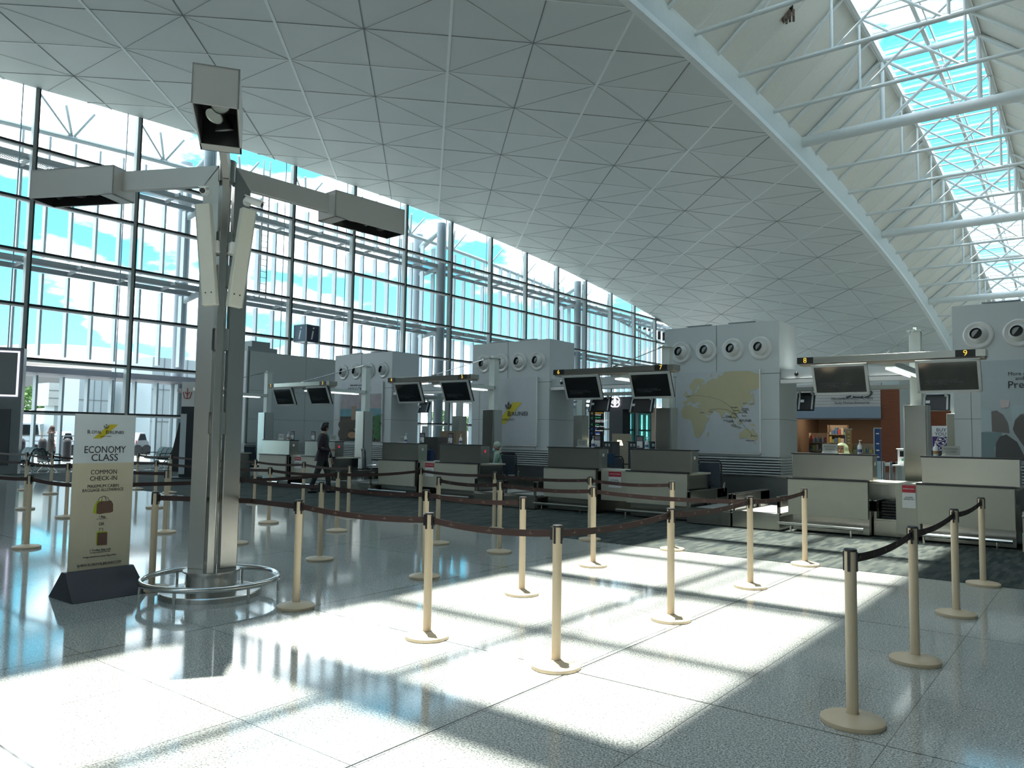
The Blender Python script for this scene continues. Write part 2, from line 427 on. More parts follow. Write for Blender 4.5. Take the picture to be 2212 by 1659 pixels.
for y in sorted(TY):
    k = round((38-y)/PY); big = k % 4 == 0
    t = truss(y, big)
    if y in seen:
        n = seen.index(y)
        t['group'] = 'trusses under the roof light'
        t['label'] = ('thick white roof truss under the skylight, %s' if big else 'slim white roof truss under the skylight, %s') % \
            (('number %d from the near end' % (n+1)))
    else:
        t['label'] = 'white tubular roof truss over the near hall, above the picture'; t['group'] = 'trusses overhead'
# half bay rafters
hr = []
for y in sorted(TY):
    yy = y+PY/2; zz = zch(yy)
    iv = inview(yy); t = thing('roof_rafter', 'thin white rafter pair between trusses, number %d from the near end' % (len(hr)+1) if iv else 'thin white rafter pair overhead, above the picture', 'rafter', (0, yy, 0), 0, 'rafters under the skylight')
    if iv: hr.append(yy)
    for a, b in ((XE, XG0), (XE2, XG1)): MB().cyl((a, 0, zz+.05), (b, 0, zz+3.1), .07, n=8).build('rafter', M_truss, t)
    MB().cyl((XG0, 0, zz+3.12), (XG1, 0, zz+3.12), .05, n=8).build('collar_beam', M_truss, t)
# eave tubes + glazing bars + roof glass
gb = MB(); gl = MB(); kb = MB()
for a, b in zip(ys[:-1], ys[1:]):
    za, zb = zch(a)+3.1, zch(b)+3.1
    for x in (XG0, XG1): gb.cyl((x, a, za), (x, b, zb), .09, n=8, caps=False)
    gb.bar((-5.85, a, za+.22), (-5.85, b, zb+.22), .16, .12); gb.bar((-5.55, a, za+.22), (-5.55, b, zb+.22), .05, .12)
    gb.bar((XG0, a, za+.26), (XG1, a, za+.26), .10, .10)
    for x in (XG0, XG1): kb.hexa([(x-.12, a, za-.05), (x+.12, a, za-.05), (x+.12, b, zb-.05), (x-.12, b, zb-.05), (x-.12, a, za+.3), (x+.12, a, za+.3), (x+.12, b, zb+.3), (x-.12, b, zb+.3)])
    gl.quad((XG0, a, za+.32), (XG1, a, za+.32), (XG1, b, zb+.32), (XG0, b, zb+.32))
win = structure(gb.build('window_19', M_truss)); kb.build('kerb', M_white, win, smooth=False); gl.build('glass_pane', M_glasss, win, smooth=False)

# facade bays
MY = [12.2+PY*k for k in range(-2, 16)]
TZ = [2.31, 4.45, 6.63, 8.82, 10.95, 13.14]
for n, y in enumerate(MY[:-1]):
    y2 = y+PY; zt = zf(y)-.02; zt2 = zf(y2)-.02
    w = structure(thing('window_%d' % (n+1), None, None, (XF, y, 0)))
    m = MB().box(-.14, .14, -.09, .05, 0, zt); m.build('mullion', M_frame, w, smooth=False)
    MB().box(-.05, .17, .05, .10, 0, zt).build('mullion_gasket', M_dark, w, smooth=False)
    if y > 4:
        MB().cyl((.10, -.55, 0), (.10, -.55, zf(y-.55)), .025, n=6).build('tie_rod', mat('rod_blue', (.30, .42, .50), .4), w)
    d = MB(); l = MB()
    for z in TZ+[.12]:
        d.box(.02, .16, .05, PY-.09, z-.045, z+.045); l.box(-.06, .14, .05, PY-.09, z-.12, z-.05)
    d.build('transom', M_dark, w, smooth=False); l.build('transom_sill', M_white, w, smooth=False)
    MB().quad((0, .05, 0), (0, PY-.09, 0), (0, PY-.09, zt2), (0, .05, zt)).build('glass_pane', M_glassf, w, smooth=False)
# outside sun screens with catwalks
M_cat = mat('catwalk_grey', (.26, .29, .30), .5)
M_fin = mat('fin_white', (.46, .52, .55), .4)
def grille():
    m = bpy.data.materials.new('catwalk_grille'); m.use_nodes = True; N = m.node_tree.nodes; K = m.node_tree.links.new; b = N['Principled BSDF']
    b.inputs['Base Color'].default_value = (.45, .49, .5, 1)
    t = N.new('ShaderNodeTexCoord'); sp = N.new('ShaderNodeSeparateXYZ'); K(t.outputs['Object'], sp.inputs[0])
    p = N.new('ShaderNodeMath'); p.operation = 'PINGPONG'; p.inputs[1].default_value = .04; K(sp.outputs['Y'], p.inputs[0])
    c = N.new('ShaderNodeMath'); c.operation = 'LESS_THAN'; c.inputs[1].default_value = .018; K(p.outputs[0], c.inputs[0]); K(c.outputs[0], b.inputs['Alpha']); return m
M_grille = grille()
vis = [y for y in MY if 6 < y < 72]
for y in vis:
    k = vis.index(y)
    t = thing('sun_screen', 'white outdoor fins and grey catwalks outside glazed bay number %d from the left end' % (k+1), 'sunshade', (XF, y, 0), 0, 'sun screens outside the glass wall')
    for z in (12.75, 8.45):
        m = MB().box(-.75, -.55, 0, PY, z, z+.26).box(-1.75, -1.6, 0, PY, z-.1, z+.12)
        for q in (0, PY/2): m.bar((-.6, q+.1, z+.1), (-1.7, q+.1, z), .1, .12); m.bar((-.1, q+.02, z+.13), (-.7, q+.02, z+.13), .08, .12)
        m.build('catwalk', M_cat, t, smooth=False)
        MB().box(-1.6, -.75, 0, PY, z+.14, z+.16).build('catwalk_deck', M_grille, t, smooth=False)
    for z0, z1 in ((.1, 3.9), (4.75, 8.3), (9.0, 12.6), (13.05, min(14.35, zf(y)-.9))):
        for q in range(4):
            yy = PY*q/4+.12
            MB().box(-1.85, -1.53, yy-.045, yy+.045, z0, z1).build('fin', M_fin, t, smooth=False)
    zr = min(14.5, zf(y)-.75)
    m = MB().cyl((-1.7, 0, zf(y)-1.15), (-1.7, PY, zf(y+PY)-1.15), .13, n=10)
    zz = zf(y+PY/2)
    m.cyl((-1.7, PY/2, zz-1.15), (-1.0, PY/2-.6, zz), .06, n=6).cyl((-1.7, PY/2, zz-1.15), (-1.0, PY/2+.6, zz), .06, n=6).cyl((-1.7, PY/2, zz-1.15), (-.3, .12, zz-.05), .05, n=6)
    m.build('eave_tube', M_trusso, t)
    MB().box(-3.4, -.5, 0, PY, 3.95, 4.2).build('canopy', mat('canopy_mauve', (.36, .34, .40), .4), t, smooth=False)
# columns outside
M_col = mat('column_grey', (.24, .28, .30), .45)
for n, y in enumerate((20.3, 37.2, 54.1)):
    w_ = ('behind the floodlight mast', 'in the middle of the glass wall', 'towards the far end of the glass wall')[n]
    o = MB().cyl((0, 0, 0), (0, 0, zf(y)-.1), .30, n=20).build('round_column', M_col); o.location = (XF-.55, y, 0)
    put(o, 'grey round steel column right against the glass, '+w_, 'column', 'columns along the glass wall')
    t = thing('round_column', 'grey round column standing outside the catwalks, '+w_, 'column', (XF-2.6, y-.1, 0), 0, 'columns along the glass wall')
    MB().cyl((0, 0, 0), (0, 0, zf(y)-.6), .32, n=20).build('shaft', M_col, t)
    m = MB()
    for z in (12.5, 8.2): m.cyl((0, 0, z), (2.0, .1, z+.3), .2, .12, n=12)
    m.cyl((0, 0, 14.3 if y < 50 else 13.3), (2.2, .1, zf(y)-.5), .22, .14, n=12).build('bracket_arm', M_trusso, t)
# cat ladders
for y, l in ((24.0, 'behind the right arm of the floodlight mast'), (66.2, 'at the far end of the glass wall')):
    t = thing('cat_ladder', 'steel cat ladder outside the glass '+l, 'ladder', (XF-1.2, y, 0))
    z0 = 8.6 if y < 50 else 4
    m = MB()
    for q in (-.2, .2): m.box(-.03, .03, q-.03, q+.03, z0, zf(y)+.3)
    m.build('rail', M_cat, t, smooth=False); m = MB(); z = z0
    while z < zf(y): m.cyl((0, -.2, z), (0, .2, z), .02, n=6); z += .33
    m.build('rung', M_cat, t)
# far and hidden walls of the hall; back and left darkened to dim reflections
def wall(nm, a, m=M_wall): return structure(MB().box(*a).build(nm, m, smooth=False))
wall('wall_back', (XF, 22, -35.3, -35, 0, 12), mat('wall_dark', (.22, .24, .24), .6)); wall('wall_right', (22, 22.3, -35, 90, 0, 16))
wall('wall_left', (XF-.2, XF, -35, 12.2-2*PY-.1, 0, 13), mat('wall_dark', (.22, .24, .24), .6))  # unseen wall added in place of glazing, cuts the glare on the counters
wall('wall_far', (-34.5, 22, 86, 86.3, 0, 16))
# ============================================================ QUEUE POSTS AND BELTS
def crest(mb, c, s, M):
    """small crown-over-word mark in the plane given by M (x right, y up, z out)"""
    def q(x, y, w, h): mb.cbox(Vector(c)+M @ Vector((x*s, y*s, 0)), (w*s, h*s, .0012), M)
    q(0, .42, .10, .34); q(-.16, .32, .06, .22); q(.16, .32, .06, .22); q(0, .18, .46, .07)
    for k in range(-5, 6): q(k*.19, -.05, .10, .16)
    for k in range(-2, 3): q(k*.14, -.26, .07, .07)
post_parts = {}
def make_post(name_label, loc, group):
    t = thing('belt_stanchion', name_label, 'stanchion', (loc[0], loc[1], 0), 0, group)
    if not post_parts:
        MB().lathe((0, 0, 0), [(.0, .0), (.172, .0), (.176, .006), (.176, .026), (.168, .032), (.10, .045), (.045, .055), (.036, .058)], 32, caps=False).build('base', M_cream, t)
        MB().lathe((0, 0, 0), [(.033, .05), (.033, .985)], 20).build('tube', M_cream, t)
        MB().lathe((0, 0, 0), [(.0, .998), (.030, .998), (.036, .995), (.038, .988), (.036, .982)], 20, caps=False).build('cap', M_dark, t)
        m = MB()
        for a in range(4):
            an = a*PI/2; d = Vector((math.cos(an), math.sin(an), 0)); m.cbox(d*.034+Vector((0, 0, .925)), (.012, .014, .115), rotM('Z', an))
        m.build('clip_slot', M_black, t)
        post_parts['t'] = t
    else:
        for ch in post_parts['t'].children:
            if ch.name.split('.')[0] in ('base', 'tube', 'cap', 'clip_slot'):
                c = ch.copy(); C.objects.link(c); c.parent = t
    return t
def belt(a, b, t, sag=.03, marks=False, via=None):
    za = .935; A = Vector((a[0], a[1], za)); B = Vector((b[0], b[1], za)); d = (B-A); Ln = d.length; d.normalize()
    A = A+d*.045; B = B-d*.045; m = MB(); n = 10; k = MB()
    pts = []
    for i in range(n+1):
        s = i/n; p = A.lerp(B, s); p.z -= sag*4*s*(1-s); pts.append(p)
    if via: pts = [A, Vector((*via, za-.02)), B]; d = (B-A).normalized()
    for p, q in zip(pts[:-1], pts[1:]): m.bar(p, q, .0025, .05)
    o = m.build('belt', M_belt, t, w=True, smooth=False)
    MB().cbox(A-d*.002, (.02, .03, .09), rotM('Z', math.atan2(d.y, d.x))).build('belt_end', M_black, t, w=True)
    MB().cbox(B+d*.002, (.02, .03, .075), rotM('Z', math.atan2(d.y, d.x))).build('belt_end', M_black, t, w=True)
    if marks:
        nrm = Vector((d.y, -d.x, 0))
        if nrm.dot(-(A+B)/2) < 0: nrm = -nrm
        xx = Vector((0, 0, 1)).cross(nrm).normalized()
        cnt = max(2, int(Ln/.32))
        for i in range(cnt):
            s = (i+.5)/cnt; p = A.lerp(B, s); p.z -= sag*4*s*(1-s)
            crest(k, p+nrm*.0026, .027, Matrix((xx, (0, 0, 1), nrm)).transposed())
        k.build('printed_crest', M_beltmark, o, w=True, smooth=False)
P = {n: fl(*p) for n, p in dict(A=(1842,1562),B=(1977,1430),C=(2066,1329),D=(2124,1264),E=(1201,1442),F=(922,1378),G=(639,1313),H=(1449,1340),I=(1621,1269),J=(1739,1221),K=(1127,1284),L=(1281,1223),M=(1452,1188),
 N=(1078,1194),O=(1067,1145),P=(945,1175),Q=(907,1126),R=(917,1248),S=(690,1210),T=(727,1148),U=(752,1116),V=(654,1099),W=(580,1130),X=(549,1087),Y=(509,1175),Z=(1274,1167),
 a=(57,1184),b=(54,1100),c=(54,1059),d=(109,1067),e=(142,1118),g=(327,1274),h=(355,1151),i=(366,1065),j=(334,1097),k=(295,1057)).items()}
P['m'] = Vector((-9.95, 4.4, 0)); P['n'] = Vector((-19.3, 8.45, 0)); P['q'] = Vector((-26.2, 12.6, 0))
lab = dict(A='nearest of the four posts at the lower right', B='second nearest of the four posts in the line at the right edge', C='third post from the camera in the line at the right edge',
 D='farthest post of the line at the right edge, on the carpet border', E='big one at the front centre where the belt turns a corner', F='front row, first left of the centre corner post', G='front row, right beside the floodlight mast',
 H='standing in the sunlit floor, first behind the centre corner post', I='standing in the sunlit floor, second behind the centre corner post', J='sunlit belt end before the counter under sign 8',
 K='second row in the sun with only a dark belt from the left', L='third row in the sun, just right of the slim pair', M='back row end post in front of the counter under sign 7', N='third row, half shaded, in front of the counter under sign 5',
 O='back row, directly behind the third row post at the granite border', P='third row, free end of its belt, in shade left of centre', Q='back row, hidden partly by the second row post at centre left', R='second row, directly behind the front post at centre left',
 S='second row in shade, between the walking man and the floodlight mast', T='third row, right of the walking man, where the belt turns', U='back row, end of the belt right of the walking man', V='back row, beside the feet of the walking man',
 W='third row, just right of the floodlight mast', X='back row, just right of the floodlight mast', Y='second row, almost hidden behind the floodlight mast', Z='back row, right behind the sunlit third row post',
 a='front row at the far left of the picture', b='second row at the far left of the picture', c='third row at the far left, farthest of the stacked trio', d='third row between far left and the banner', e='second row touching the left edge of the banner',
 g='front row, between banner and floodlight mast', h='second row, between banner and floodlight mast', i='back row, slim one nearest the green seats behind the mast rail', j='third row, just right of the banner', k='back row, base peeping out right of the banner',
 m='front row, hidden behind the banner', n='third row, hidden behind the banner', q='farthest left, in front of the green seats')
ST = {}
for n, p in P.items(): ST[n] = make_post('cream belt post, '+lab[n], p, 'cream queue posts with brown belts')
for a, b in ('AB', 'BC', 'CD', 'EF', 'FG', 'EH', 'HI', 'IJ', 'KR', 'RS', 'SY', 'IL', 'LN', 'NP', 'MZ', 'ZO', 'OQ', 'QT', 'Tm', 'ma', 'TW', 'Wj', 'jn', 'nd', 'dc', 'UV', 'VX', 'Xi', 'ik', 'be', 'eh', 'kq'):
    belt(P[a], P[b], ST[a], marks=a in 'ABCEFHIKLMZRN')
belt(P['G'], P['g'], ST['G'], via=(-7.0, 4.66))
# belts leaving the picture at the left
for n, q in (('a', (-14.0, 4.3)), ('b', (-20.2, 6.5)), ('c', (-26.4, 8.5))): belt(P[n], q, ST[n])

# ============================================================ CHECK-IN COUNTERS
X8 = -4.53; PITCH = 5.36
def notice(parent, c, w=.26, h=.42, rz=0):
    o = MB().cbox(c, (w, .006, h)).build('notice', M_paper, parent, smooth=False)
    MB().cbox(Vector(c)+Vector((0, -.004, h*.33)), (w, .004, h*.32)).build('notice_heading', M_red, o, smooth=False)
    text('notice_text', 'DILARANG MASUK', .028, M_paper, o, Vector(c)+Vector((0, -.008, h*.33)), w=False, ext=.001, width=w*.85)
    text('notice_text', 'AUTHORISED\nPERSONNEL ONLY', .032, M_text, o, Vector(c)+Vector((0, -.005, -.03)), w=False, ext=.001, width=w*.8)
def make_desk(label, x, right_side=True):
    t = thing('check_in_counter', label, 'counter', (x, 14.0, 0), 0, 'check-in counters')
    W_ = 1.33
    MB().box(.05, W_, .05, .95, .03, .93).build('cabinet', M_steel, t, bevel=.004)
    MB().box(0, W_, -.05, .0, .30, .93).build('front_panel', M_laminate, t, bevel=.004)
    MB().box(-.02, W_+.0, -.06, .10, .93, .955).build('counter_edge', M_dark, t, smooth=False)
    MB().box(-.02, W_+.05, .10, 1.0, .90, .935).build('worktop', M_laminate, t, bevel=.004)
    MB().box(.06, W_+.07, .02, .34, .955, 1.375).build('upper_box', M_steelh, t, bevel=.004)
    MB().box(.045, W_+.085, .0, .36, 1.375, 1.395).build('ledge', M_dark, t, smooth=False)
    r = MB().cyl((-.10, -.28, .155), (W_-.02, -.28, .155), .032, n=14).build('kick_rail', M_pipe, t)
    m = MB()
    for q in (.12, W_-.22): m.cyl((q, -.28, 0), (q, -.28, .14), .018, n=8)
    m.build('rail_foot', M_pipe, r)
    MB().box(W_+.0705, W_+.076, .14, .20, 1.21, 1.27).build('call_lamp', mat('call_lamp_red', (.25, .01, .02), .4, emit=(1, .05, .1), es=.15) if right_side else M_white, t, smooth=False)
    return t
def office_chair(x, y, rz, label):
    t = thing('office_chair', label, 'chair', (x, y, 0), rz, 'black mesh office chairs behind the counters')
    MB().cbox((0, 0, .48), (.50, .48, .08)).build('seat', M_black, t, bevel=.03)
    b = MB()
    for k in range(9): b.cbox((0, .25+.004*k, .66+.055*k), (.46-.006*k, .02, .056))
    b.build('backrest_mesh', mat('chair_mesh', (.015, .03, .05), .5), t)
    f = MB().tube([(-.24, .24, .60), (-.24, .27, 1.10), (-.20, .29, 1.17), (.20, .29, 1.17), (.24, .27, 1.10), (.24, .24, .60), (.0, .22, .55), (-.24, .24, .60)], .016).bar((0, .22, .45), (0, .26, .75), .06, .02)
    f.build('backrest_frame', M_black, t)
    for s in (-1, 1): MB().tube([(s*.26, .1, .46), (s*.30, .08, .68), (s*.29, -.16, .70)], .018).build('armrest', M_pipe, t)
    MB().cyl((0, 0, .10), (0, 0, .44), .03, n=10).build('gas_column', M_pipe, t)
    m = MB()
    for k in range(5):
        a = 2*PI*k/5; m.cyl((0, 0, .12), (.28*math.cos(a), .28*math.sin(a), .07), .022, .015, n=8).ball((.29*math.cos(a), .29*math.sin(a), .03), .03, 8, 6)
    m.build('star_base', M_black, t)
    return t
def bottle(x, y, z, label, lab=(.15, .18, .35)):
    t = thing('sanitizer_bottle', label, 'bottle', (x, y, z), random.uniform(0, 3), 'pump bottles on the counters')
    MB().lathe((0, 0, 0), [(0, 0), (.036, .0), (.038, .01), (.038, .13), (.03, .155), (.014, .17), (.012, .18)], 16, caps=False).build('bottle_body', mat('bottle_white', (.78, .80, .80), .3), t)
    MB().lathe((0, 0, .0), [(.0385, .035), (.0385, .085)], 16, caps=False).build('bottle_label', mat('label_%d' % int(lab[2]*100), lab, .5), t)
    MB().cyl((0, 0, .18), (0, 0, .235), .006, n=6).cbox((.018, 0, .238), (.06, .016, .012)).cyl((0, 0, .175), (0, 0, .195), .015, n=8).build('pump', M_white, t)
def closed_sign(x, y, z, label):
    t = thing('position_closed_sign', label, 'sign', (x, y, z), 0, 'position closed signs')
    o = MB().box(-.13, .13, -.004, .004, .015, .17).build('sign_plate', mat('sign_acrylic', (.40, .42, .38), .3), t, smooth=False)
    MB().box(-.14, .14, -.03, .03, 0, .015).build('sign_foot', M_white, t, smooth=False)
    text('lettering', 'POSITION\nCLOSED', .045, mat('letter_grey', (.10, .12, .12), .6), o, (0, -.006, .095), w=False, ext=.001)
def card_frame(x, y, z, label):
    t = thing('card_frame', label, 'sign', (x, y, z), R(4), 'framed leaflets on the counters')
    MB().box(-.085, .085, -.006, .006, 0, .27).build('frame', M_black, t, bevel=.003)
    o = MB().box(-.065, .065, -.009, -.006, .02, .155).build('card', M_paper, t, smooth=False)
    MB().box(-.065, .065, -.009, -.006, .165, .25).build('picture', mat('card_picture', (.22, .20, .22), .6, noise=(.6, 30, (1, 1, 1))), t, smooth=False)
    MB().box(-.05, -.005, -.011, -.009, .035, .055).build('card_mark', M_text, o, smooth=False)
def scale(x0, x1, y0, y1, label, side):
    t = thing('baggage_scale', label, 'scale', (x0, y0, 0), 0, 'stainless baggage weighing scales'); w = x1-x0; d = y1-y0
    MB().box(0, w, 0, .04, .02, .28).box(0, w, .04, d, .02, .26).build('base', M_steelh, t, bevel=.003)
    MB().box(.0, w, .0, .13, .28, .31).build('front_sill', M_steel, t, bevel=.003)
    MB().box(.06, w-.06, .15, d, .27, .30).build('weighing_plate', mat('plate_grey', (.45, .46, .44), .35), t, smooth=False)
    m = MB()
    for xx in (0, w-.045): m.box(xx, xx+.045, .02, d, .42, .60).box(xx, xx+.045, .02, .07, .28, .60).box(xx, xx+.045, d-.5, d, .25, .6)
    m.build('side_rail', M_steelh, t, bevel=.003)
    m = MB()
    for xx in (-.004, w-.05): m.box(xx, xx+.054, .01, d, .60, .615)
    m.build('rail_cap', M_pipe, t, smooth=False)
for k in range(4):
    xo = X8-PITCH*k
    nums = {0: ('8', '9'), 1: ('6', '7'), 2: ('4', '5'), 3: ('2', '3')}[k]
    make_desk('stainless check-in counter with off-white front below number %s' % nums[0], xo, False)
    make_desk('stainless check-in counter with off-white front below number %s' % nums[1], xo+2.08, k in (2, 3))
    # link between the two
    t = thing('link_gate', 'low off-white panel carrying a red and white notice, between the counters numbered %s and %s' % nums, 'gate', (xo+1.33, 14.1, 0), 0, 'gates between paired counters')
    if k == 0:
        MB().box(.40, .76, 0, .04, .10, .90).build('panel', M_laminate, t, bevel=.004); notice(t, (.60, -.005, .72), .20, .38)
    else:
        MB().box(.06, .72, 0, .04, .30, .92).build('panel', M_laminate, t, bevel=.004); notice(t, (.40, -.005, .74), .30, .34)
    MB().box(.02, .74, .02, .9, .90, .93).build('worktop', M_laminate, t, smooth=False)
    MB().box(.0, .74, .85, .9, .0, .9).build('rear_panel', M_steel, t, smooth=False)
    # scales right of the pair
    r0 = xo+2.08+1.33+.10
    if k > 0 or True:
        if k > 0: scale(r0, r0+.86, 13.75, 15.6, 'stainless baggage scale directly right of the counter numbered %s' % nums[1], 0)
        if k > 0: scale(r0+.90, r0+1.76, 13.75, 15.6, 'stainless baggage scale directly left of the counter numbered %s' % str(int(nums[0])+2), 1)
        t = thing('baggage_conveyor', 'dark steel conveyor housing behind the scales right of number %s' % nums[1], 'conveyor', (r0-1.2, 16.9, 0), 0, 'conveyor housings')
        MB().box(0, 4.2, 0, .5, 0, .80).build('housing', mat('dark_steel', (.16, .17, .17), .4, .8, noise=(.1, 2, (1, 1, 1))), t, smooth=False)
        MB().box(0, 4.2, -.02, .04, .80, .83).build('top_strip', M_steel, t, smooth=False)
# fifth group hidden mostly by the mast
make_desk('stainless check-in counter half hidden by the floodlight mast', X8-PITCH*4+2.08)
for k, dx in ((0, 1.33), (3, 1.33)):
    pass
t = thing('paper_tray_stack', 'stack of dark trays in the opening left of the counter under number 9', 'trays', (-2.95, 14.5, .26))
for q in range(6): MB().box(-.13, .13+.01*q, -.12, .12, .05+q*.05, .05+q*.05+.035).build('tray', M_black, t, bevel=.005)
MB().box(-.14, .14, -.13, .13, 0, .04).build('tray', M_white, t, smooth=False)
scale(-3.18, -2.55, 14.25, 14.93, 'bright sunlit scale seen through the gap between the counters under 8 and 9', 0)

# chairs
office_chair(onY(1534, 1000, 15.45).x, 15.45, R(200), 'black mesh chair right of the counter numbered 7, in front of the map')
office_chair(onY(1096, 1000, 15.7).x, 15.7, R(215), 'black mesh chair with pale rim behind the seated masked person')
office_chair(onY(805, 990, 15.3).x, 15.3, R(150), 'dark chair beside the post right of number 3')
office_chair(onY(552, 980, 15.2).x, 15.2, R(195), 'black mesh chair close to the floodlight mast')
office_chair(onY(940, 980, 15.9).x, 15.9, R(180), 'dark chair seen between the counters under 4 and 5')
office_chair(onY(1345, 1000, 16.2).x, 16.2, R(170), 'dark chair beyond the gap between the counters under 6 and 7')

# things on the counters (z of ledge 1.395)
LZ = 1.395
def ledge(px, y=14.2): v = onY(px, 960, y); return v.x
for px, l in ((622, 'left of the framed leaflet on the counter under 2'), (876, 'on the counter under 4 by the grey closed sign'), (995, 'on the counter under 5 before the steel post'), (1397, 'on the counter under 7 right of the framed leaflet'),
              (1281, 'half behind the framed leaflet on the counter under 6'), (1857, 'right of the person in the pale headscarf'), (2021, 'tall white one on the counter under 9')):
    bottle(ledge(px), 14.2, LZ, 'white pump bottle '+l, (.5, .25, .1) if px in (622, 2021) else (.1, .13, .3))
for px, l in ((604, 'on the counter under 2'), (716, 'on the counter under 3 right of the walking man'), (866, 'on the counter under 4'), (1255, 'on the left of the counter under 6'), (1791, 'left of the person in the pale headscarf'), (2053, 'on the counter under 9')):
    closed_sign(ledge(px), 14.25, LZ, 'small grey acrylic position closed sign '+l)
for px, l in ((631, 'on the counter under 2'), (676, 'behind the head-high shoulder of the walking man'), (912, 'at the right end of the counter under 4'), (973, 'at the left end of the counter under 5'), (1291, 'on the counter under 6'), (1382, 'on the counter under 7')):
    card_frame(ledge(px, 14.25), 14.25, LZ, 'black framed leaflet '+l)

# ============================================================ SIGN GANTRIES
M_post = mat('post_white_green', (.66, .72, .69), .4)
M_tube = mat('tube_lamp', (.9, .95, .95), .4, emit=(.9, 1, 1), es=.6)
def monitor(t_label, x, z, Y, k):
    t = thing('flight_monitor', t_label, 'monitor', (x, Y, z), 0, 'monitors hanging under the number beams')
    rot = rotM('X', R(22))
    def pl(c): return rot @ Vector(c)
    W_, H_ = .92, .56
    MB().cbox(pl((0, .04, 0)), (W_, .05, H_), rot).build('casing', M_black, t, bevel=.006)
    m = MB()
    for c, s in (((0, 0, H_/2-.02), (W_, .04, .045)), ((0, 0, -H_/2+.02), (W_, .04, .045)), ((-W_/2+.022, 0, 0), (.045, .04, H_)), ((W_/2-.022, 0, 0), (.045, .04, H_))): m.cbox(pl(c), s, rot)
    m.build('bezel', M_bezel, t, bevel=.004)
    o = MB().cbox(pl((0, .002, 0)), (W_-.08, .02, H_-.08), rot).build('screen', M_screen, t, smooth=False)
    MBt = mat('screen_text', (.10, .11, .12), .5)
    T = Matrix.Translation(Vector((x, Y, z))+rot @ Vector((-.34, -.010, -.10))) @ (rot.to_4x4() @ Matrix.Rotation(PI/2, 4, 'X'))
    text('screen_text', 'Royal Brunei Airlines - Free carriage\nof 7kg(15lb) baggage with Item Permissible\nas Carry on for All Flights', .032, MBt, o, (0, 0, 0), rot=T, align='LEFT', ext=.0005)
    m = MB()
    for s in (-.36, .34): m.bar((s, .08, .34), (s, .16, -.02), .03, .03).box(s-.03, s+.03, .02, .10, .24, .36)
    m.build('bracket', M_bezel, t, smooth=False)
for k in range(5):
    xc = -2.9-5.33*k; nums = {0: ('8', '9'), 1: ('6', '7'), 2: ('4', '5'), 3: ('2', '3'), 4: ('0', '1')}[k]; h = 1.45
    t = thing('number_gantry', 'grey beam with yellow digits %s and %s hung from a white post over the counters' % nums, 'gantry', (xc, 14, 0), 0, 'number gantries')
    b = MB().box(-h, h, 0, .30, 2.985, 3.10).build('beam', M_steelh if k else M_steelh, t, bevel=.004)
    MB().box(-h+.02, h-.02, .02, .28, 2.955, 2.985).build('beam_underside', mat('warm_underside', (.42, .36, .30), .5), t, smooth=False)
    for s, nm in ((-1, nums[0]), (1, nums[1])):
        c = -h+.12 if s < 0 else h-.29
        p = MB().box(c-.13, c+.15, -.006, .0, 2.985, 3.10).build('number_plate', M_black, t, smooth=False)
        if k < 4: text('digit', nm, .13, M_amber, p, (c+.01, -.010, 3.043), w=False, ext=.002)
    MB().box(-.10, .10, .25, 2.6, 2.90, 3.0).build('arm', M_post, t, smooth=False)
    MB().cyl((-.05, .3, 2.87), (-.05, 2.3, 2.87), .018, n=8).cyl((.06, .3, 2.87), (.06, 2.3, 2.87), .018, n=8).build('tube_lamp', M_tube, t)
    MB().box(-.10, .10, 2.56, 2.76, 2.33, 3.78).build('post', M_post, t, bevel=.004)
    MB().box(-.13, .13, 2.50, 2.82, 3.78, 3.80).cyl((0, 2.6, 3.8), (0, 2.6, 3.86), .03).build('post_cap', M_post, t)
    c = MB().box(-.19, .19, 2.42, 2.82, 0, 2.33).build('pillar_cladding', M_steel, t, bevel=.006)
    MB().box(.19, .215, 2.46, 2.78, .0, 2.33).box(-.215, -.19, 2.46, 2.78, .0, 2.33).build('cladding_trim', M_frame, t, smooth=False)
    MB().cyl((0, 2.5, 3.80), (0, .15, 3.12), .012, n=6).cyl((0, 2.5, 3.80), (0, 2.2, 3.713), .022, n=8).cyl((0, .15, 3.12), (0, .3, 3.163), .022, n=8).build('tie_rod', M_pipe, t)
    if k < 4:
        for s, nm in ((-1, nums[0]), (1, nums[1])):
            px = xc-.75 if s < 0 else xc+.91
            monitor('flat silver-framed monitor hanging under digit %s, tilted down' % nm, px, 2.695, 13.98+.10, k)
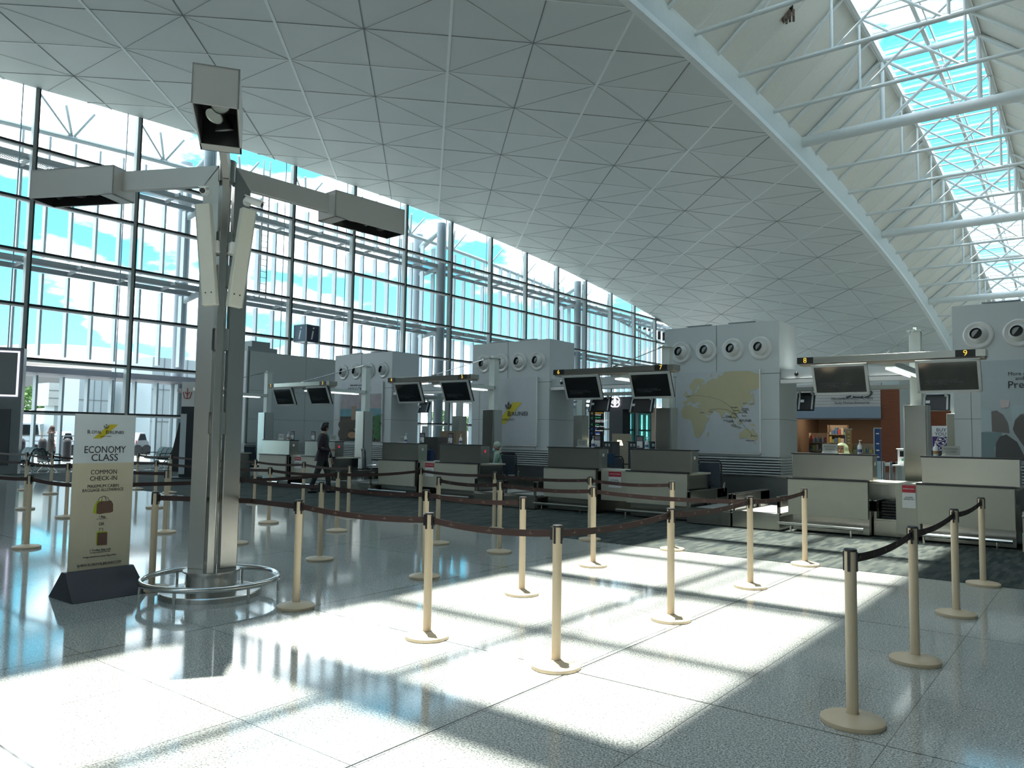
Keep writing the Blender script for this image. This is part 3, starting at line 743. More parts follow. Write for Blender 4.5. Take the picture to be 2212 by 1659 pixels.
# the opposite row's gantries seen from behind
rear = ((-13.95, 21.8, -14.5, -11.0, 'left of the double loop sign'), (-19.4, 21.8, -22.2, -18.9, 'in the gap under number 5'), (onY(2066, 900, 21.8).x, 21.8, -7.4, -2.5, 'right of the post under 9'))
for xc, Yb, xa, xb, l in rear:
    t = thing('rear_gantry', 'rear gantry post with steel clad foot, '+l, 'gantry', (xc, Yb, 0), 0, 'rear gantries')
    MB().box(-.10, .10, -.1, .1, 2.33, 3.5).build('post', M_post, t, smooth=False)
    MB().box(-.19, .19, -.2, .2, 0, 2.33).build('pillar_cladding', M_steelh, t, bevel=.006)
    MB().box(xa-xc, xb-xc, .11, .45, 3.0, 3.1).build('beam', M_steelh, t, smooth=False)
def back_monitor(px0, px1, py0, py1, Y, l):
    a = onY(px0, (py0+py1)/2, Y); b = onY(px1, (py0+py1)/2, Y); zt = onY((px0+px1)/2, py0, Y).z; zb = onY((px0+px1)/2, py1, Y).z
    t = thing('flight_monitor', l, 'monitor', ((a.x+b.x)/2, Y, (zt+zb)/2), 0, 'monitors seen from behind')
    w = b.x-a.x; h = zt-zb
    MB().cbox((0, 0, 0), (w, .08, h), rotM('X', R(-18))).build('casing', M_black, t, bevel=.008)
    MB().cbox((w/2-.05, -.05, 0), (.04, .04, h*.9), rotM('X', R(-18))).cbox((-w/2+.08, -.05, 0), (.04, .04, h*.9), rotM('X', R(-18))).build('bracket', M_bezel, t, smooth=False)
    MB().cbox((-w/2+.16, -.06, .02), (.10, .01, .08), rotM('X', R(-18))).build('rating_label', M_paper, t, smooth=False)
    zz_ = 3.0-(zt+zb)/2
    MB().box(-w*.4, -w*.4+.05, -.02, .02, h/2-.06, zz_).box(w*.4-.05, w*.4, -.02, .02, h/2-.06, zz_).build('hanger', M_bezel, t, smooth=False)
back_monitor(1274, 1319, 858, 890, 22.1, 'black monitor back just left of the illuminated double loop sign')
back_monitor(1361, 1412, 860, 892, 22.1, 'black monitor back right of the illuminated double loop sign')
back_monitor(904, 927, 868, 892, 22.1, 'small black monitor back under the monitor of number 4')
back_monitor(1722, 1760, 848, 888, 22.1, 'black monitor back left of the shop lettering')
back_monitor(1990, 2052, 852, 888, 22.1, 'dark monitor back under the monitor of number 9')
# ============================================================ SERVICE TOWERS WITH AIR NOZZLES
YT = 17.8; TZT = 4.40
edges = {'map': (1436, 1682), 'logo': (1022, 1188), 'lounge': (725, 848)}
def tower(key, x0, x1, label, rear=1.27):
    t = thing('service_tower', label, 'tower', (x0, YT, 0), 0, 'grey service towers'); w = x1-x0
    MB().box(0, w, 0, rear, 1.22, TZT).box(.02, w-.02, .06, rear-.03, 0, 1.22).build('casing', M_wall, t, smooth=False)
    m = MB(); 
    m.box(-.003, w+.003, -.004, .0, 3.16, 3.175).box(w*.475, w*.475+.015, -.004, 0, 3.17, TZT).box(-.002, w+.002, -.003, 0, 2.09, 2.10).box(w, w+.004, 0, rear, 3.16, 3.175).box(w, w+.004, 0, rear, 2.09, 2.10).box(w*.10, w*.10+.01, -.003, 0, 1.22, 3.16).box(w*.84, w*.84+.01, -.003, 0, 1.22, 3.16)
    m.build('panel_joint', M_joint, t, smooth=False)
    m = MB()
    z = .78
    while z < 1.20:
        m.hexa([(0, -.03, z), (w, -.03, z), (w, .04, z+.0), (0, .04, z+.0), (0, -.03, z+.022), (w, -.03, z+.022), (w, .04, z+.04), (0, .04, z+.04)])
        m.hexa([(w-.04, 0, z), (w+.03, 0, z), (w+.03, rear, z), (w-.04, rear, z), (w-.04, 0, z+.04), (w+.03, 0, z+.022), (w+.03, rear, z+.022), (w-.04, rear, z+.04)]); z += .062
    m.build('louvre', M_louvre, t, smooth=False)
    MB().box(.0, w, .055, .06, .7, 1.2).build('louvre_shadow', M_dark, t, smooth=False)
    for q in range(4):
        cx = w*(.155+.232*q); cz = 3.78
        Mx = Matrix.Rotation(PI/2, 3, 'X')
        n_ = MB().lathe((cx, 0, cz), [(.14, .02), (.20, .03), (.245, .045), (.27, .03), (.28, 0)], 32, Mx, caps=False)
        n_ = n_.build('nozzle_ring', M_nozzle, t)
        rot = rotM('Z', R(-14)) @ rotM('X', R(90-10))
        c = Vector((cx-.0, .055, cz))
        prof = [(.19, .02)]+[(.195*math.cos(a), .195*math.sin(a)) for a in np.linspace(.15, .95, 8)]
        MB().lathe(c, prof, 28, rot, caps=False).build('nozzle_ball', M_nozzle, n_)
        MB().lathe(c, [(.118, .158), (.108, .09), (.10, .07), (.0, .068)], 24, rot, caps=False).build('nozzle_throat', M_black, n_)
    for q in (.18, .56):
        MB().box(w*q, w*q+.6, .25, .85, TZT, TZT+.05).box(w*q-.03, w*q+.63, .22, .30, TZT+.05, TZT+.07).box(w*q-.03, w*q+.63, .8, .88, TZT+.05, TZT+.07).build('roof_hatch', mat('hatch_grey', (.30, .34, .35), .5), t, smooth=False)
    return t
xm0, xm1 = onY(1436, 713.5, YT).x, onY(1682, 697, YT).x
xl0, xl1 = onY(1022, 744, YT).x, onY(1188, 733, YT).x
xs0, xs1 = onY(725, 766, YT).x, onY(848, 756, YT).x
xp0 = onY(2056, 669, YT).x
tm = tower('map', xm0, xm1, 'grey service tower with four air nozzles above a wall map of flight routes')
tl = tower('logo', xl0, xl1, 'grey service tower with four air nozzles above the big airline logo')
ts = tower('lounge', xs0, xs1, 'grey service tower with four air nozzles above the sky lounge poster')
tp = tower('pref', xp0, xp0+2.95, 'grey service tower cut by the right edge with a poster of aeroplane seats')
# lintels between towers
for a, b, l in ((xm1, xp0, 'in front of the shop fascia, behind the monitor numbered 8'), (xl1, xm0, 'behind the monitors numbered 6 and 7'), (xs1, xl0, 'behind the monitors numbered 4 and 5')):
    t = thing('lintel_beam', 'grey lintel between towers, '+l, 'beam', (a, YT, 0), 0, 'lintels between the towers'); w = b-a
    MB().box(.012, w-.012, .1, 1.1, 3.04, 3.25).build('casing', M_wall, t, smooth=False)
    MB().box(.012, w-.012, .05, .3, 2.93, 3.02).build('light_slot', M_white, t, smooth=False)
for a, l in ((xm1, 'right of the route map tower'), (xl1, 'right of the logo tower'), (xs1, 'right of the lounge poster tower')):
    t = thing('dome_camera', 'small dark dome camera on the lintel end '+l, 'camera', (a+.38, YT+.05, 3.13), 0, 'dome cameras'); MB().ball((0, 0, 0), .05, 12, 8).build('dome', M_screen, t); MB().cyl((0, 0, .0), (0, 0, .07), .03, n=8).build('mount', M_pipe, t)
# posters: map
Yp = YT-.035
def panel_px(name, parent, px, py, m, Y=Yp, th=.03):
    a = onY(px[0], py[0], Y); b = onY(px[1], py[1], Y)
    return MB().box(a.x, b.x, Y, Y+th, b.z, a.z).build(name, m, parent, w=True, smooth=False)
M_panel = mat('poster_grey', (.49, .53, .56), .5)
t = thing('route_map_panel', 'large grey wall panel with a tan map of Europe, Africa, Asia and Australia', 'map', (xm0, Yp, 0))
a = onY(1462, 803, Yp); b = onY(1642, 979, Yp)
pnl = MB().box(a.x, b.x, Yp, Yp+.03, b.z, onY(1642, 799, Yp).z).build('panel', M_panel, t, w=True, smooth=False)
fr = MB().box(b.x, b.x+.02, Yp-.02, Yp+.03, b.z-.02, onY(1642, 799, Yp).z+.02).box(a.x, b.x+.02, Yp-.02, Yp+.03, b.z-.03, b.z-.01).build('frame', M_white, t, w=True, smooth=False)
z4 = lambda x, y: onY(1420+x/4.67, 660+y/4.67, Yp-.006)
M_land = mat('map_tan', (.47, .44, .28), .6)
LAND = {
 'eurasia': [(265,1000),(262,965),(300,960),(300,935),(285,925),(320,905),(345,895),(350,880),(375,885),(400,870),(405,845),(430,835),(410,815),(425,790),(400,790),(395,830),(375,860),(355,880),(345,840),(325,835),(325,800),(350,780),(370,745),(400,730),(440,740),(475,755),(470,780),(440,775),(455,800),(490,790),(500,765),(530,755),(560,735),(600,740),(620,700),(650,710),(680,668),(760,662),(930,660),(985,680),(1030,690),(1028,830),(1010,830),(990,850),(955,850),(925,865),(950,900),(955,930),(935,965),(905,975),(870,985),(885,1010),(865,1000),(850,1020),(850,1060),(820,1090),(790,1095),(800,1125),(785,1150),(765,1130),(755,1150),(770,1185),(760,1180),(745,1130),(735,1105),(700,1070),(680,1075),(655,1110),(650,1150),(625,1090),(600,1070),(545,1060),(560,1080),(520,1110),(490,1105),(450,1045),(440,1020),(400,1020),(395,1005),(430,1000),(460,990),(420,985),(400,960),(380,990),(355,950),(370,985),(350,995),(330,965),(300,980),(290,1000)],
 'africa': [(245,1060),(275,1010),(340,1000),(350,1020),(400,1030),(430,1025),(450,1060),(490,1125),(525,1130),(510,1160),(480,1200),(475,1250),(455,1290),(430,1325),(390,1335),(375,1310),(365,1250),(350,1200),(330,1155),(290,1145),(262,1140),(245,1110)],
 'madagascar': [(503,1285),(522,1275),(520,1310),(505,1328),(498,1310)],
 'britain': [(285,870),(296,865),(300,895),(310,905),(290,915),(280,900)], 'ireland': [(262,895),(278,890),(276,908),(263,912)],
 'borneo': [(812,1165),(835,1150),(850,1165),(838,1200),(815,1200)], 'sumatra': [(745,1165),(760,1170),(795,1225),(785,1230)], 'java': [(790,1228),(830,1238),(828,1246),(790,1238)],
 'new_guinea': [(920,1190),(960,1190),(995,1215),(960,1218)], 'japan': [(905,985),(945,990),(965,960),(955,880),(968,885),(980,975),(950,1010),(905,1000)], 'novaya': [(535,700),(550,685),(552,720),(530,722)],
 'australia': [(822,1290),(850,1275),(880,1245),(905,1235),(920,1245),(935,1262),(955,1240),(965,1240),(985,1280),(1010,1300),(1012,1330),(995,1362),(960,1365),(935,1345),(905,1340),(880,1330),(840,1350),(825,1335)], 'tasmania': [(975,1383),(990,1385),(985,1396)]}
for k_, poly in LAND.items():
    MB().prism([z4(*q) for q in reversed(poly)], (0, .005, 0)).build('land_mass', M_land, pnl, w=True, smooth=False)
m = MB()
for pts in ([(300,912),(420,908),(550,925),(650,960),(740,1020),(820,1140)], [(530,1050),(620,1040),(700,1050),(760,1080),(820,1140)], [(825,1150),(900,1240),(960,1310)]):
    q = [z4(*p)+Vector((0, -.002, 0)) for p in pts]
    m.tube(q, .004, 4)
m.build('route_line', mat('route_grey', (.25, .26, .2), .6), pnl, w=True)
for s, x, y in (('London', 308, 920), ('Jeddah', 455, 1080), ('Dubai', 540, 1072), ('Changsha', 775, 1027), ('Nanning', 795, 1058), ('Haikou', 775, 1090), ('Bangkok', 720, 1115), ('Ho Chi Minh City', 725, 1130), ('Kuala Lumpur', 718, 1158), ('Singapore', 738, 1170),
                ('Jakarta', 770, 1205), ('Surabaya', 790, 1220), ('Bali', 835, 1232), ('Seoul', 885, 985), ('Tokyo', 958, 993), ('Shanghai', 888, 1038), ('Hangzhou', 888, 1053), ('Taipei', 880, 1066), ('Hong Kong', 862, 1080), ('Manila', 875, 1113), ('Brisbane', 975, 1315), ('Melbourne', 935, 1363)):
    text('city_name', s, .045, M_text, pnl, z4(x, y)+Vector((0, -.004, 0)), ext=.001)
text('city_name', 'BRUNEI', .085, M_text, pnl, z4(888, 1162)+Vector((0, -.004, 0)), ext=.001)
# crown mark builder
def crown(parent, c, s, m=M_text):
    b = MB(); M3 = Matrix.Rotation(PI/2, 3, 'X')
    def L3(x, z): return Vector(c)+Vector((x*s, 0, z*s))
    def ln(pts, r=.03): b.tube([L3(*p) for p in pts], r*s, 5)
    ln([(0, .5), (0, -.25)]); ln([(-.16, .28), (0, .34), (.16, .28)], .04); ln([(-.12, .12), (0, .2), (.12, .12)], .03)
    ln([(-.42, .18), (-.38, -.12), (-.22, -.32), (0, -.38), (.22, -.32), (.38, -.12), (.42, .18)], .04)
    ln([(-.28, .12), (-.22, -.1), (-.08, -.24), (0, -.26), (.08, -.24), (.22, -.1), (.28, .12)], .03); b.ball(L3(0, .46), .05*s, 8, 6)
    b.build('crown_mark', m, parent, w=True)
def airline_logo(parent, c, w):
    c = Vector(c); s = w
    MB().prism([c+Vector((q[0]*s, 0, q[1]*s)) for q in ((-.30, -.21), (-.08, -.21), (.32, .20), (.10, .20))], (0, .003, 0)).build('yellow_stroke', M_yellow, parent, w=True, smooth=False)
    crown(parent, c+Vector((0, -.004, .135*s)), .16*s)
    for tx, sz, dx, wd in (('R', .14, -.46, .08), ('OYAL', .108, -.27, .25), ('B', .14, .02, .075), ('RUNEI', .108, .27, .37)):
        text('logo_lettering', tx, sz*s, M_text, parent, c+Vector((dx*s, -.005, -.02*s)), ext=.001, width=wd*s)
    text('logo_lettering', 'A I R L I N E S', .05*s, M_text, parent, c+Vector((0, -.005, -.125*s)), ext=.001)
t = thing('airline_logo_panel', 'plain grey wall panel with yellow stroke, black crown and ROYAL BRUNEI lettering', 'panel', (xl0, Yp, 0))
a = onY(1046, 815, Yp); b = onY(1158, 962, Yp)
pnl = MB().box(a.x, b.x, Yp, Yp+.03, b.z, onY(1158, 815, Yp).z).build('panel', M_panel, t, w=True, smooth=False)
MB().box(b.x, b.x+.02, Yp-.02, Yp+.03, b.z-.02, onY(1158, 815, Yp).z).box(a.x, b.x+.02, Yp-.02, Yp+.03, b.z-.03, b.z-.01).build('frame', M_white, t, w=True, smooth=False)
airline_logo(pnl, onY(1098, 892, Yp-.006), 1.55)
# lounge poster
t = thing('lounge_poster', 'tall poster of a lounge interior with SKY LOUNGE heading and green plants', 'poster', (xs0, Yp, 0))
a = onY(737, 828, Yp); b = onY(823, 954, Yp)
pnl = MB().box(a.x, b.x, Yp, Yp+.03, b.z, a.z).build('panel', M_panel, t, w=True, smooth=False)
MB().box(b.x, b.x+.02, Yp-.02, Yp+.03, b.z, a.z).build('frame', M_white, t, w=True, smooth=False)
H_ = a.z-b.z; Wp = b.x-a.x
def pq(x0, x1, z0, z1): return (a.x+Wp*x0, a.x+Wp*x1, Yp-.004, Yp, b.z+H_*z0, b.z+H_*z1)
def patch(nm, col, *q, dy=0):
    x0, x1, y0, y1, z0, z1 = pq(*q); return MB().box(x0, x1, y0-dy, y1-dy, z0, z1).build(nm, mat(nm, col, .6, noise=(.35, 4, (1, 1, 1))), pnl, w=True, smooth=False)
patch('poster_ceiling', (.33, .30, .32), 0, 1, .55, .80); patch('poster_window', (.10, .28, .33), 0, 1, .42, .55); patch('poster_floor', (.035, .028, .022), 0, 1, 0, .42, dy=.002)
patch('poster_column', (.30, .22, .16), .28, .40, .30, .60, dy=.004)
for cx, cz, rx, rz, col, nm in ((.18, .28, .22, .10, (.07, .055, .035), 'poster_sofa'), (.42, .30, .15, .07, (.07, .055, .035), 'poster_sofa'), (.10, .12, .14, .10, (.06, .04, .03), 'poster_sofa'), (.32, .10, .11, .055, (.42, .24, .12), 'poster_table'), (.45, .20, .09, .03, (.42, .24, .12), 'poster_table')):
    c = Vector((a.x+Wp*cx, Yp-.008-cx*.006-(.008 if 'table' in nm else 0), b.z+H_*cz))
    MB().prism([c+Vector((math.cos(q)*rx*Wp, 0, math.sin(q)*rz*H_)) for q in np.linspace(0, 2*PI, 20)[:-1]][::-1], (0, .003, 0)).build(nm, mat(nm, col, .6, noise=(.3, 6, (1, 1, 1))), pnl, w=True, smooth=False)
m = MB()
for q in range(40):
    cx = random.uniform(.84, .99); cz = random.uniform(.05, .42); c = Vector((a.x+Wp*cx, Yp-.012-q*.0003, b.z+H_*cz)); an = random.uniform(0, 6)
    d = Vector((math.cos(an), 0, math.sin(an)))*.16; n_ = Vector((-d.z, 0, d.x))*.25
    m.quad(c-d, c+n_, c+d, c-n_)
m.build('poster_leaves', mat('poster_green', (.02, .16, .03), .6), pnl, w=True, smooth=False)
text('heading', 'Relax before your flight', .085, M_text, pnl, Vector((a.x+Wp*.42, Yp-.006, b.z+H_*.955)))
text('heading', 'SKY LOUNGE', .20, mat('letter_mid', (.14, .15, .16), .6), pnl, Vector((a.x+Wp*.46, Yp-.006, b.z+H_*.88)))
# seat poster
t = thing('seat_poster', 'grey poster with aeroplane seats and the words Preferred Seats at the right edge', 'poster', (xp0, Yp, 0))
a = onY(2116, 780, Yp); b = onY(2116, 996, Yp)
pnl = MB().box(a.x, xp0+2.8, Yp, Yp+.03, b.z, a.z).build('panel', mat('poster_bluegrey', (.40, .47, .50), .5), t, w=True, smooth=False)
text('heading', 'More comfort', .10, M_text, pnl, onY(2177, 808, Yp-.006), align='LEFT'); text('heading', 'and extra space', .10, M_text, pnl, onY(2193, 817.5, Yp-.006), align='LEFT')
text('heading', 'Preferred Seats', .20, M_text, pnl, onY(2176, 832, Yp-.006), align='LEFT')
z5 = lambda x, y, dy=.006: onY(1690+x/4.237, 700+y/4.237, Yp-dy)
for nm, col, poly, dy in (('poster_headrest', (.42, .52, .56), [(1815,785),(1912,790),(1915,980),(1820,985)], .006), ('poster_seat', (.17, .16, .155), [(1912,800),(1960,790),(2020,830),(2060,900),(2080,1000),(1920,985)], .008),
    ('poster_seat_cover', (.19, .27, .29), [(1820,990),(2010,990),(2010,1090),(1940,1130),(1950,1250),(1822,1250)], .010), ('poster_seat', (.085, .085, .085), [(1955,1090),(1990,1030),(2050,1010),(2150,1080),(2212,1200),(2240,1250),(1950,1250)], .012),
    ('poster_seat', (.12, .115, .11), [(2110,960),(2130,880),(2180,830),(2300,810),(2300,1250),(2230,1240),(2210,1120),(2125,1000)], .009), ('poster_headrest', (.42, .52, .56), [(2090,760),(2140,740),(2300,740),(2300,800),(2180,820),(2130,870),(2110,900)], .007), ('poster_glow', (.55, .50, .50), [(1990,690),(2080,700),(2070,760),(2000,770)], .0065)):
    MB().prism([z5(*q, dy) for q in reversed(poly)], (0, .002, 0)).build(nm, mat('%s_%d' % (nm, int(col[0]*100)), col, .6), pnl, w=True, smooth=False)
# long grey wall at the left end of the counters
t = thing('service_block', 'long grey panelled block with louvres between the floodlight mast and the lounge poster', 'block', (-28, 16.3, 0))
MB().box(0, 3.0, 0, 5.6, 1.22, 4.62).box(0, 2.95, .05, 5.6, 0, 1.22).build('casing', M_wall, t, smooth=False)
m = MB(); z = .78
while z < 1.2: m.box(2.95, 3.04, 0, 5.6, z, z+.03).box(0, 3.0, -.03, .04, z, z+.03); z += .062
m.build('louvre', M_louvre, t, smooth=False)
MB().box(3.0, 3.004, 0, 5.6, 2.09, 2.10).box(3.0, 3.004, 2.6, 2.61, 1.22, 4.6).box(3.0, 3.004, 0, 5.6, 3.16, 3.17).box(2.92, 3.005, -.005, 0.08, 1.2, 4.62).build('panel_joint', M_joint, t, smooth=False)
MB().box(1.2, 2.5, .3, 1.6, 4.62, 4.85).box(1.6, 2.3, .6, 1.4, 4.85, 5.1).build('roof_unit', mat('hatch_grey', (.3, .34, .35), .5), t, smooth=False)

# ============================================================ INFORMATION CUBE
c = onY(662, 722, 23.2)
t = thing('information_sign', 'dark blue cube sign with white letter i standing on a pole behind the grey block', 'sign', (c.x, c.y, 0), R(7))
s = .41
cube = MB().box(-s/1, s/1, -s, s, c.z-s, c.z+s).build('cube', mat('sign_navy', (.012, .022, .08), .25, coat=.5), t, bevel=.01)
MB().cyl((0, 0, 0), (0, 0, c.z-s), .06, n=12).build('pole', M_frame, t)
m = MB()
for sx_ in (-1, 1):
    for sy_ in (-1, 1): m.box(sx_*s-.02, sx_*s+.02, sy_*s-.02, sy_*s+.02, c.z-s, c.z+s)
for zz in (-s, s): m.box(-s, s, -s-.02, -s+.0, c.z+zz-.015, c.z+zz+.015).box(-s-.02, -s, -s, s, c.z+zz-.015, c.z+zz+.015).box(-s, s, s, s+.02, c.z+zz-.015, c.z+zz+.015).box(s, s+.02, -s, s, c.z+zz-.015, c.z+zz+.015)
m.build('edge_trim', M_frame, t, smooth=False)
for k_ in range(4):
    an = k_*PI/2; 
    T = Matrix.Rotation(an, 4, 'Z') @ Matrix.Translation((0, -s-.006, c.z)) @ Matrix.Rotation(PI/2, 4, 'X') @ Matrix(((1, .2, 0, 0), (0, 1, 0, 0), (0, 0, 1, 0), (0, 0, 0, 1)))
    text('letter', 'i', .95, M_white, cube, (0, 0, 0), rot=T, w=False, ext=.003)
# ============================================================ FLOODLIGHT MAST
mc = Vector((-7.12, 4.32, 0))
mast = thing('floodlight_mast', 'tall stainless three-legged mast carrying three floodlight boxes, in a ring rail', 'mast', mc)
MB().lathe((0, 0, 0), [(0, 0), (.485, 0), (.485, .045), (.475, .055), (0, .055)], 40, caps=False).build('base_disc', M_mast, mast)
MB().lathe((0, 0, 0), [(.245, .05), (.245, .235)], 32, caps=False).lathe((0, 0, 0), [(0, .25), (.268, .25), (.268, .235), (.0, .235)], 32, caps=False).box(-.004, .004, -.250, -.244, .055, .235).build('drum', M_mast, mast)
DIRS = [Vector((math.cos(R(a)), math.sin(R(a)), 0)) for a in (86, 206, -34)]
names = ('right arm', 'left arm', 'arm towards the camera')
for d, nm in zip(DIRS, names):
    n_ = Vector((-d.y, d.x, 0)); rot = Matrix((d, n_, (0, 0, 1))).transposed()
    def pr_(r, s, z): return tuple(d*r+n_*s+Vector((0, 0, z)))
    w2 = .033
    m = MB().hexa([pr_(.07, -w2, .25), pr_(.25, -w2, .25), pr_(.25, w2, .25), pr_(.07, w2, .25), pr_(.07, -w2, 4.37), pr_(.25, -w2, 4.16), pr_(.25, w2, 4.16), pr_(.07, w2, 4.37)])
    m.build('leg', M_mast, mast, bevel=.003)
    a = MB().hexa([pr_(.255, -w2, 4.165), pr_(1.25, -w2, 4.165), pr_(1.25, w2, 4.165), pr_(.255, w2, 4.165), pr_(.08, -w2, 4.375), pr_(1.25, -w2, 4.375), pr_(1.25, w2, 4.375), pr_(.08, w2, 4.375)])
    a.build('arm', M_box, mast, bevel=.003)
    bx = MB(); r0, r1, hw, zb, zt = 1.22, 2.24, .17, 4.09, 4.40; th = .012
    for (q0, q1, s0, s1, z0, z1) in ((r0, r0+th, -hw, hw, zb, zt), (r1-th, r1, -hw, hw, zb, zt), (r0, r1, -hw, -hw+th, zb, zt), (r0, r1, hw-th, hw, zb, zt), (r0, r1, -hw, hw, zt-th, zt), (r0, r0+.16, -hw, hw, zb, zb+th)):
        bx.hexa([pr_(q0, s0, z0), pr_(q1, s0, z0), pr_(q1, s1, z0), pr_(q0, s1, z0), pr_(q0, s0, z1), pr_(q1, s0, z1), pr_(q1, s1, z1), pr_(q0, s1, z1)])
    box_ = bx.build('floodlight_box', M_box, mast, smooth=False)
    li = MB()
    for (q0, q1, s0, s1, z0, z1) in ((r0+.16, r1-th-.001, -hw+th+.001, hw-th-.001, zt-th-.01, zt-th-.001), (r0+.16, r1-th-.001, -hw+th+.001, -hw+th+.008, zb+.004, zt-th), (r0+.16, r1-th-.001, hw-th-.008, hw-th-.001, zb+.004, zt-th), (r0+.16, r0+.168, -hw+th, hw-th, zb+.002, zt-th), (r1-th-.008, r1-th-.001, -hw+th, hw-th, zb+.002, zt-th)):
        li.hexa([pr_(q0, s0, z0), pr_(q1, s0, z0), pr_(q1, s1, z0), pr_(q0, s1, z0), pr_(q0, s0, z1), pr_(q1, s0, z1), pr_(q1, s1, z1), pr_(q0, s1, z1)])
    li.build('black_lining', M_black, box_, smooth=False)
    for k_, (q, tl_, az) in enumerate(((1.56, .25, 0), (1.80, -.5, 1), (2.03, -.9, 2))):
        c_ = Vector(pr_(q, (.03, -.02, .02)[k_], 4.20)); Mx = rot @ rotM('Y', tl_) @ rotM('X', (.2, -.4, .3)[k_])
        l_ = MB().lathe(c_, [(.03, .10), (.045, .06), (.075, .0), (.078, -.035), (.072, -.04)], 20, Mx, caps=False).build('lamp', M_black, box_)
        MB().lathe(c_, [(0, -.030), (.05, -.026), (.071, -.034)], 20, Mx, caps=False).build('lamp_reflector', mat('lamp_glass', (.55, .57, .52), .15, .6), l_)
core = MB().cyl((0, 0, .25), (0, 0, 4.3), .045, n=12)
for z in (1.6, 2.45, 3.1, 3.45, 4.2): core.cyl((0, 0, z), (0, 0, z+.22), .085, n=12)
core.build('core_tube', M_mast, mast)
e = Vector((.517, .855, 0)); vv = Vector((.855, -.517, 0))
for s, l in ((-1, 'left'), (1, 'right')):
    nrm = (vv*1+e*s*.35).normalized(); sd = Vector((0, 0, 1)).cross(nrm).normalized()
    pb = mc+vv*.30+e*s*.105+Vector((0, 0, 2.86)); pt = mc+vv*.30+e*s*.205+Vector((0, 0, 3.86))
    t = thing('column_speaker', 'slim off-white loudspeaker panel leaning outwards on the %s of the mast' % l, 'speaker', pb, 0, 'mast loudspeakers')
    ax = (pt-pb).normalized(); yy = ax.cross(sd).normalized(); sd2 = yy.cross(ax)
    Mx = Matrix((sd2, yy, ax)).transposed()
    MB().cbox((pt-pb)/2, (.135, .09, 1.0), Mx).build('housing', mat('speaker_ivory', (.66, .66, .58), .45), t, bevel=.006)
    MB().cbox((pt-pb)/2+sd2*s*.072-nrm*.01, (.012, .10, 1.0), Mx).build('side_strip', M_frame, t, smooth=False)
    m = MB()
    for q in (-.028, .028): m.cyl(ax*.12+sd2*q+nrm*.05, ax*.12+sd2*q+nrm*.042, .007, n=8)
    m.build('connector', M_dark, t)
    MB().cbox((pt-pb)/2*1.2-nrm*.09-e*s*.05, (.10, .12, .12), Mx).build('mounting_bracket', M_white, t, bevel=.01)
for s, l, z, az in ((-1, 'on the left of the mast head, pointing at the camera', 4.02, .15), (1, 'on the right of the mast head, pointing down to the right', 3.97, 1.15)):
    b0 = mc+vv*.16+e*s*.20
    t = thing('security_camera', 'white bullet camera '+l, 'camera', (b0.x, b0.y, z), 0, 'bullet cameras on the mast')
    d = (vv*math.cos(az)+e*math.sin(az)*(1 if s > 0 else -1)+Vector((0, 0, -.35))).normalized()
    MB().cyl((0, 0, 0), tuple(vv*.03), .045, n=10).cyl((0, 0, 0), tuple(vv*.07), .018, n=8).build('wall_plate', M_white, t)
    c_ = vv*.09
    MB().cyl(c_-d*.02, c_+d*.16, .033, n=14).build('camera_body', M_white, t)
    MB().cyl(c_+d*.155, c_+d*.165, .026, n=14).build('lens', M_black, t)
    MB().cbox(c_+d*.08+Vector((0, 0, .036)), (.20, .075, .008), Matrix((d, Vector((0, 0, 1)).cross(d).normalized(), d.cross(Vector((0, 0, 1)).cross(d).normalized()))).transposed()).build('sun_visor', M_white, t, smooth=False)
rail = thing('ring_rail', 'low round stainless guard rail encircling the foot of the floodlight mast', 'rail', mc)
MB().tube([(.645*math.cos(a), .645*math.sin(a), .165) for a in np.linspace(0, 2*PI, 49)[:-1]], .028, 12, closed=True).build('ring', M_pipe, rail)
for k_ in range(6):
    a = R(-60+60*k_); MB().cyl((.645*math.cos(a), .645*math.sin(a), 0), (.645*math.cos(a), .645*math.sin(a), .15), .015, n=10).build('leg', M_pipe, rail)

# ============================================================ BANNER STAND
XB = -7.9
b0, b1, t0, t1 = onX(145, 1245, XB), onX(278, 1233, XB), onX(164, 894, XB), onX(294, 897, XB)
y0_, y1_ = (b0.y+t0.y)/2, (b1.y+t1.y)/2; zt_ = (t0.z+t1.z)/2; zb_ = .24
ban = thing('banner_stand', 'upright ECONOMY CLASS baggage allowance banner on a black wedge base', 'banner', (XB, (y0_+y1_)/2, 0))
zmid = onX(160, 1001, XB).z
pnl = MB().box(XB-.012, XB, y0_, y1_, zmid, zt_).build('white_panel', mat('banner_white', (.72, .78, .82), .35), ban, w=True, smooth=False)
pn2 = MB().box(XB-.012, XB, y0_, y1_, zb_, zmid).build('tan_panel', mat('banner_tan', (.68, .61, .45), .35), ban, w=True, smooth=False)
bw_ = (y1_-y0_); yb0, yb1 = y0_-.05, y1_+.08; yc_ = (y0_+y1_)/2
MB().hexa([(XB-.28, yb0, 0), (XB+.26, yb0, 0), (XB+.26, yb1, 0), (XB-.28, yb1, 0), (XB-.05, y0_-.035, .26), (XB+.03, y0_-.035, .26), (XB+.03, y1_+.035, .26), (XB-.05, y1_+.035, .26)]).build('wedge_base', mat('wedge_charcoal', (.035, .035, .045), .45), ban, w=True, bevel=.006)
TX = Matrix(((0, 0, 1, 0), (1, 0, 0, 0), (0, 1, 0, 0), (0, 0, 0, 1)))
def bt(s, py, size, par, wpx, m=M_text, bold=0, dy=0):
    z = onX(220, py, XB).z; o = text('banner_lettering', s, size, m, par, (0, 0, 0), rot=Matrix.Translation((XB+.003, yc_+dy, z)) @ TX, ext=.0008, bold=bold, width=wpx/131*bw_); return o
bt('ECONOMY', 972, .098, pnl, 89); bt('CLASS', 989, .098, pnl, 57)
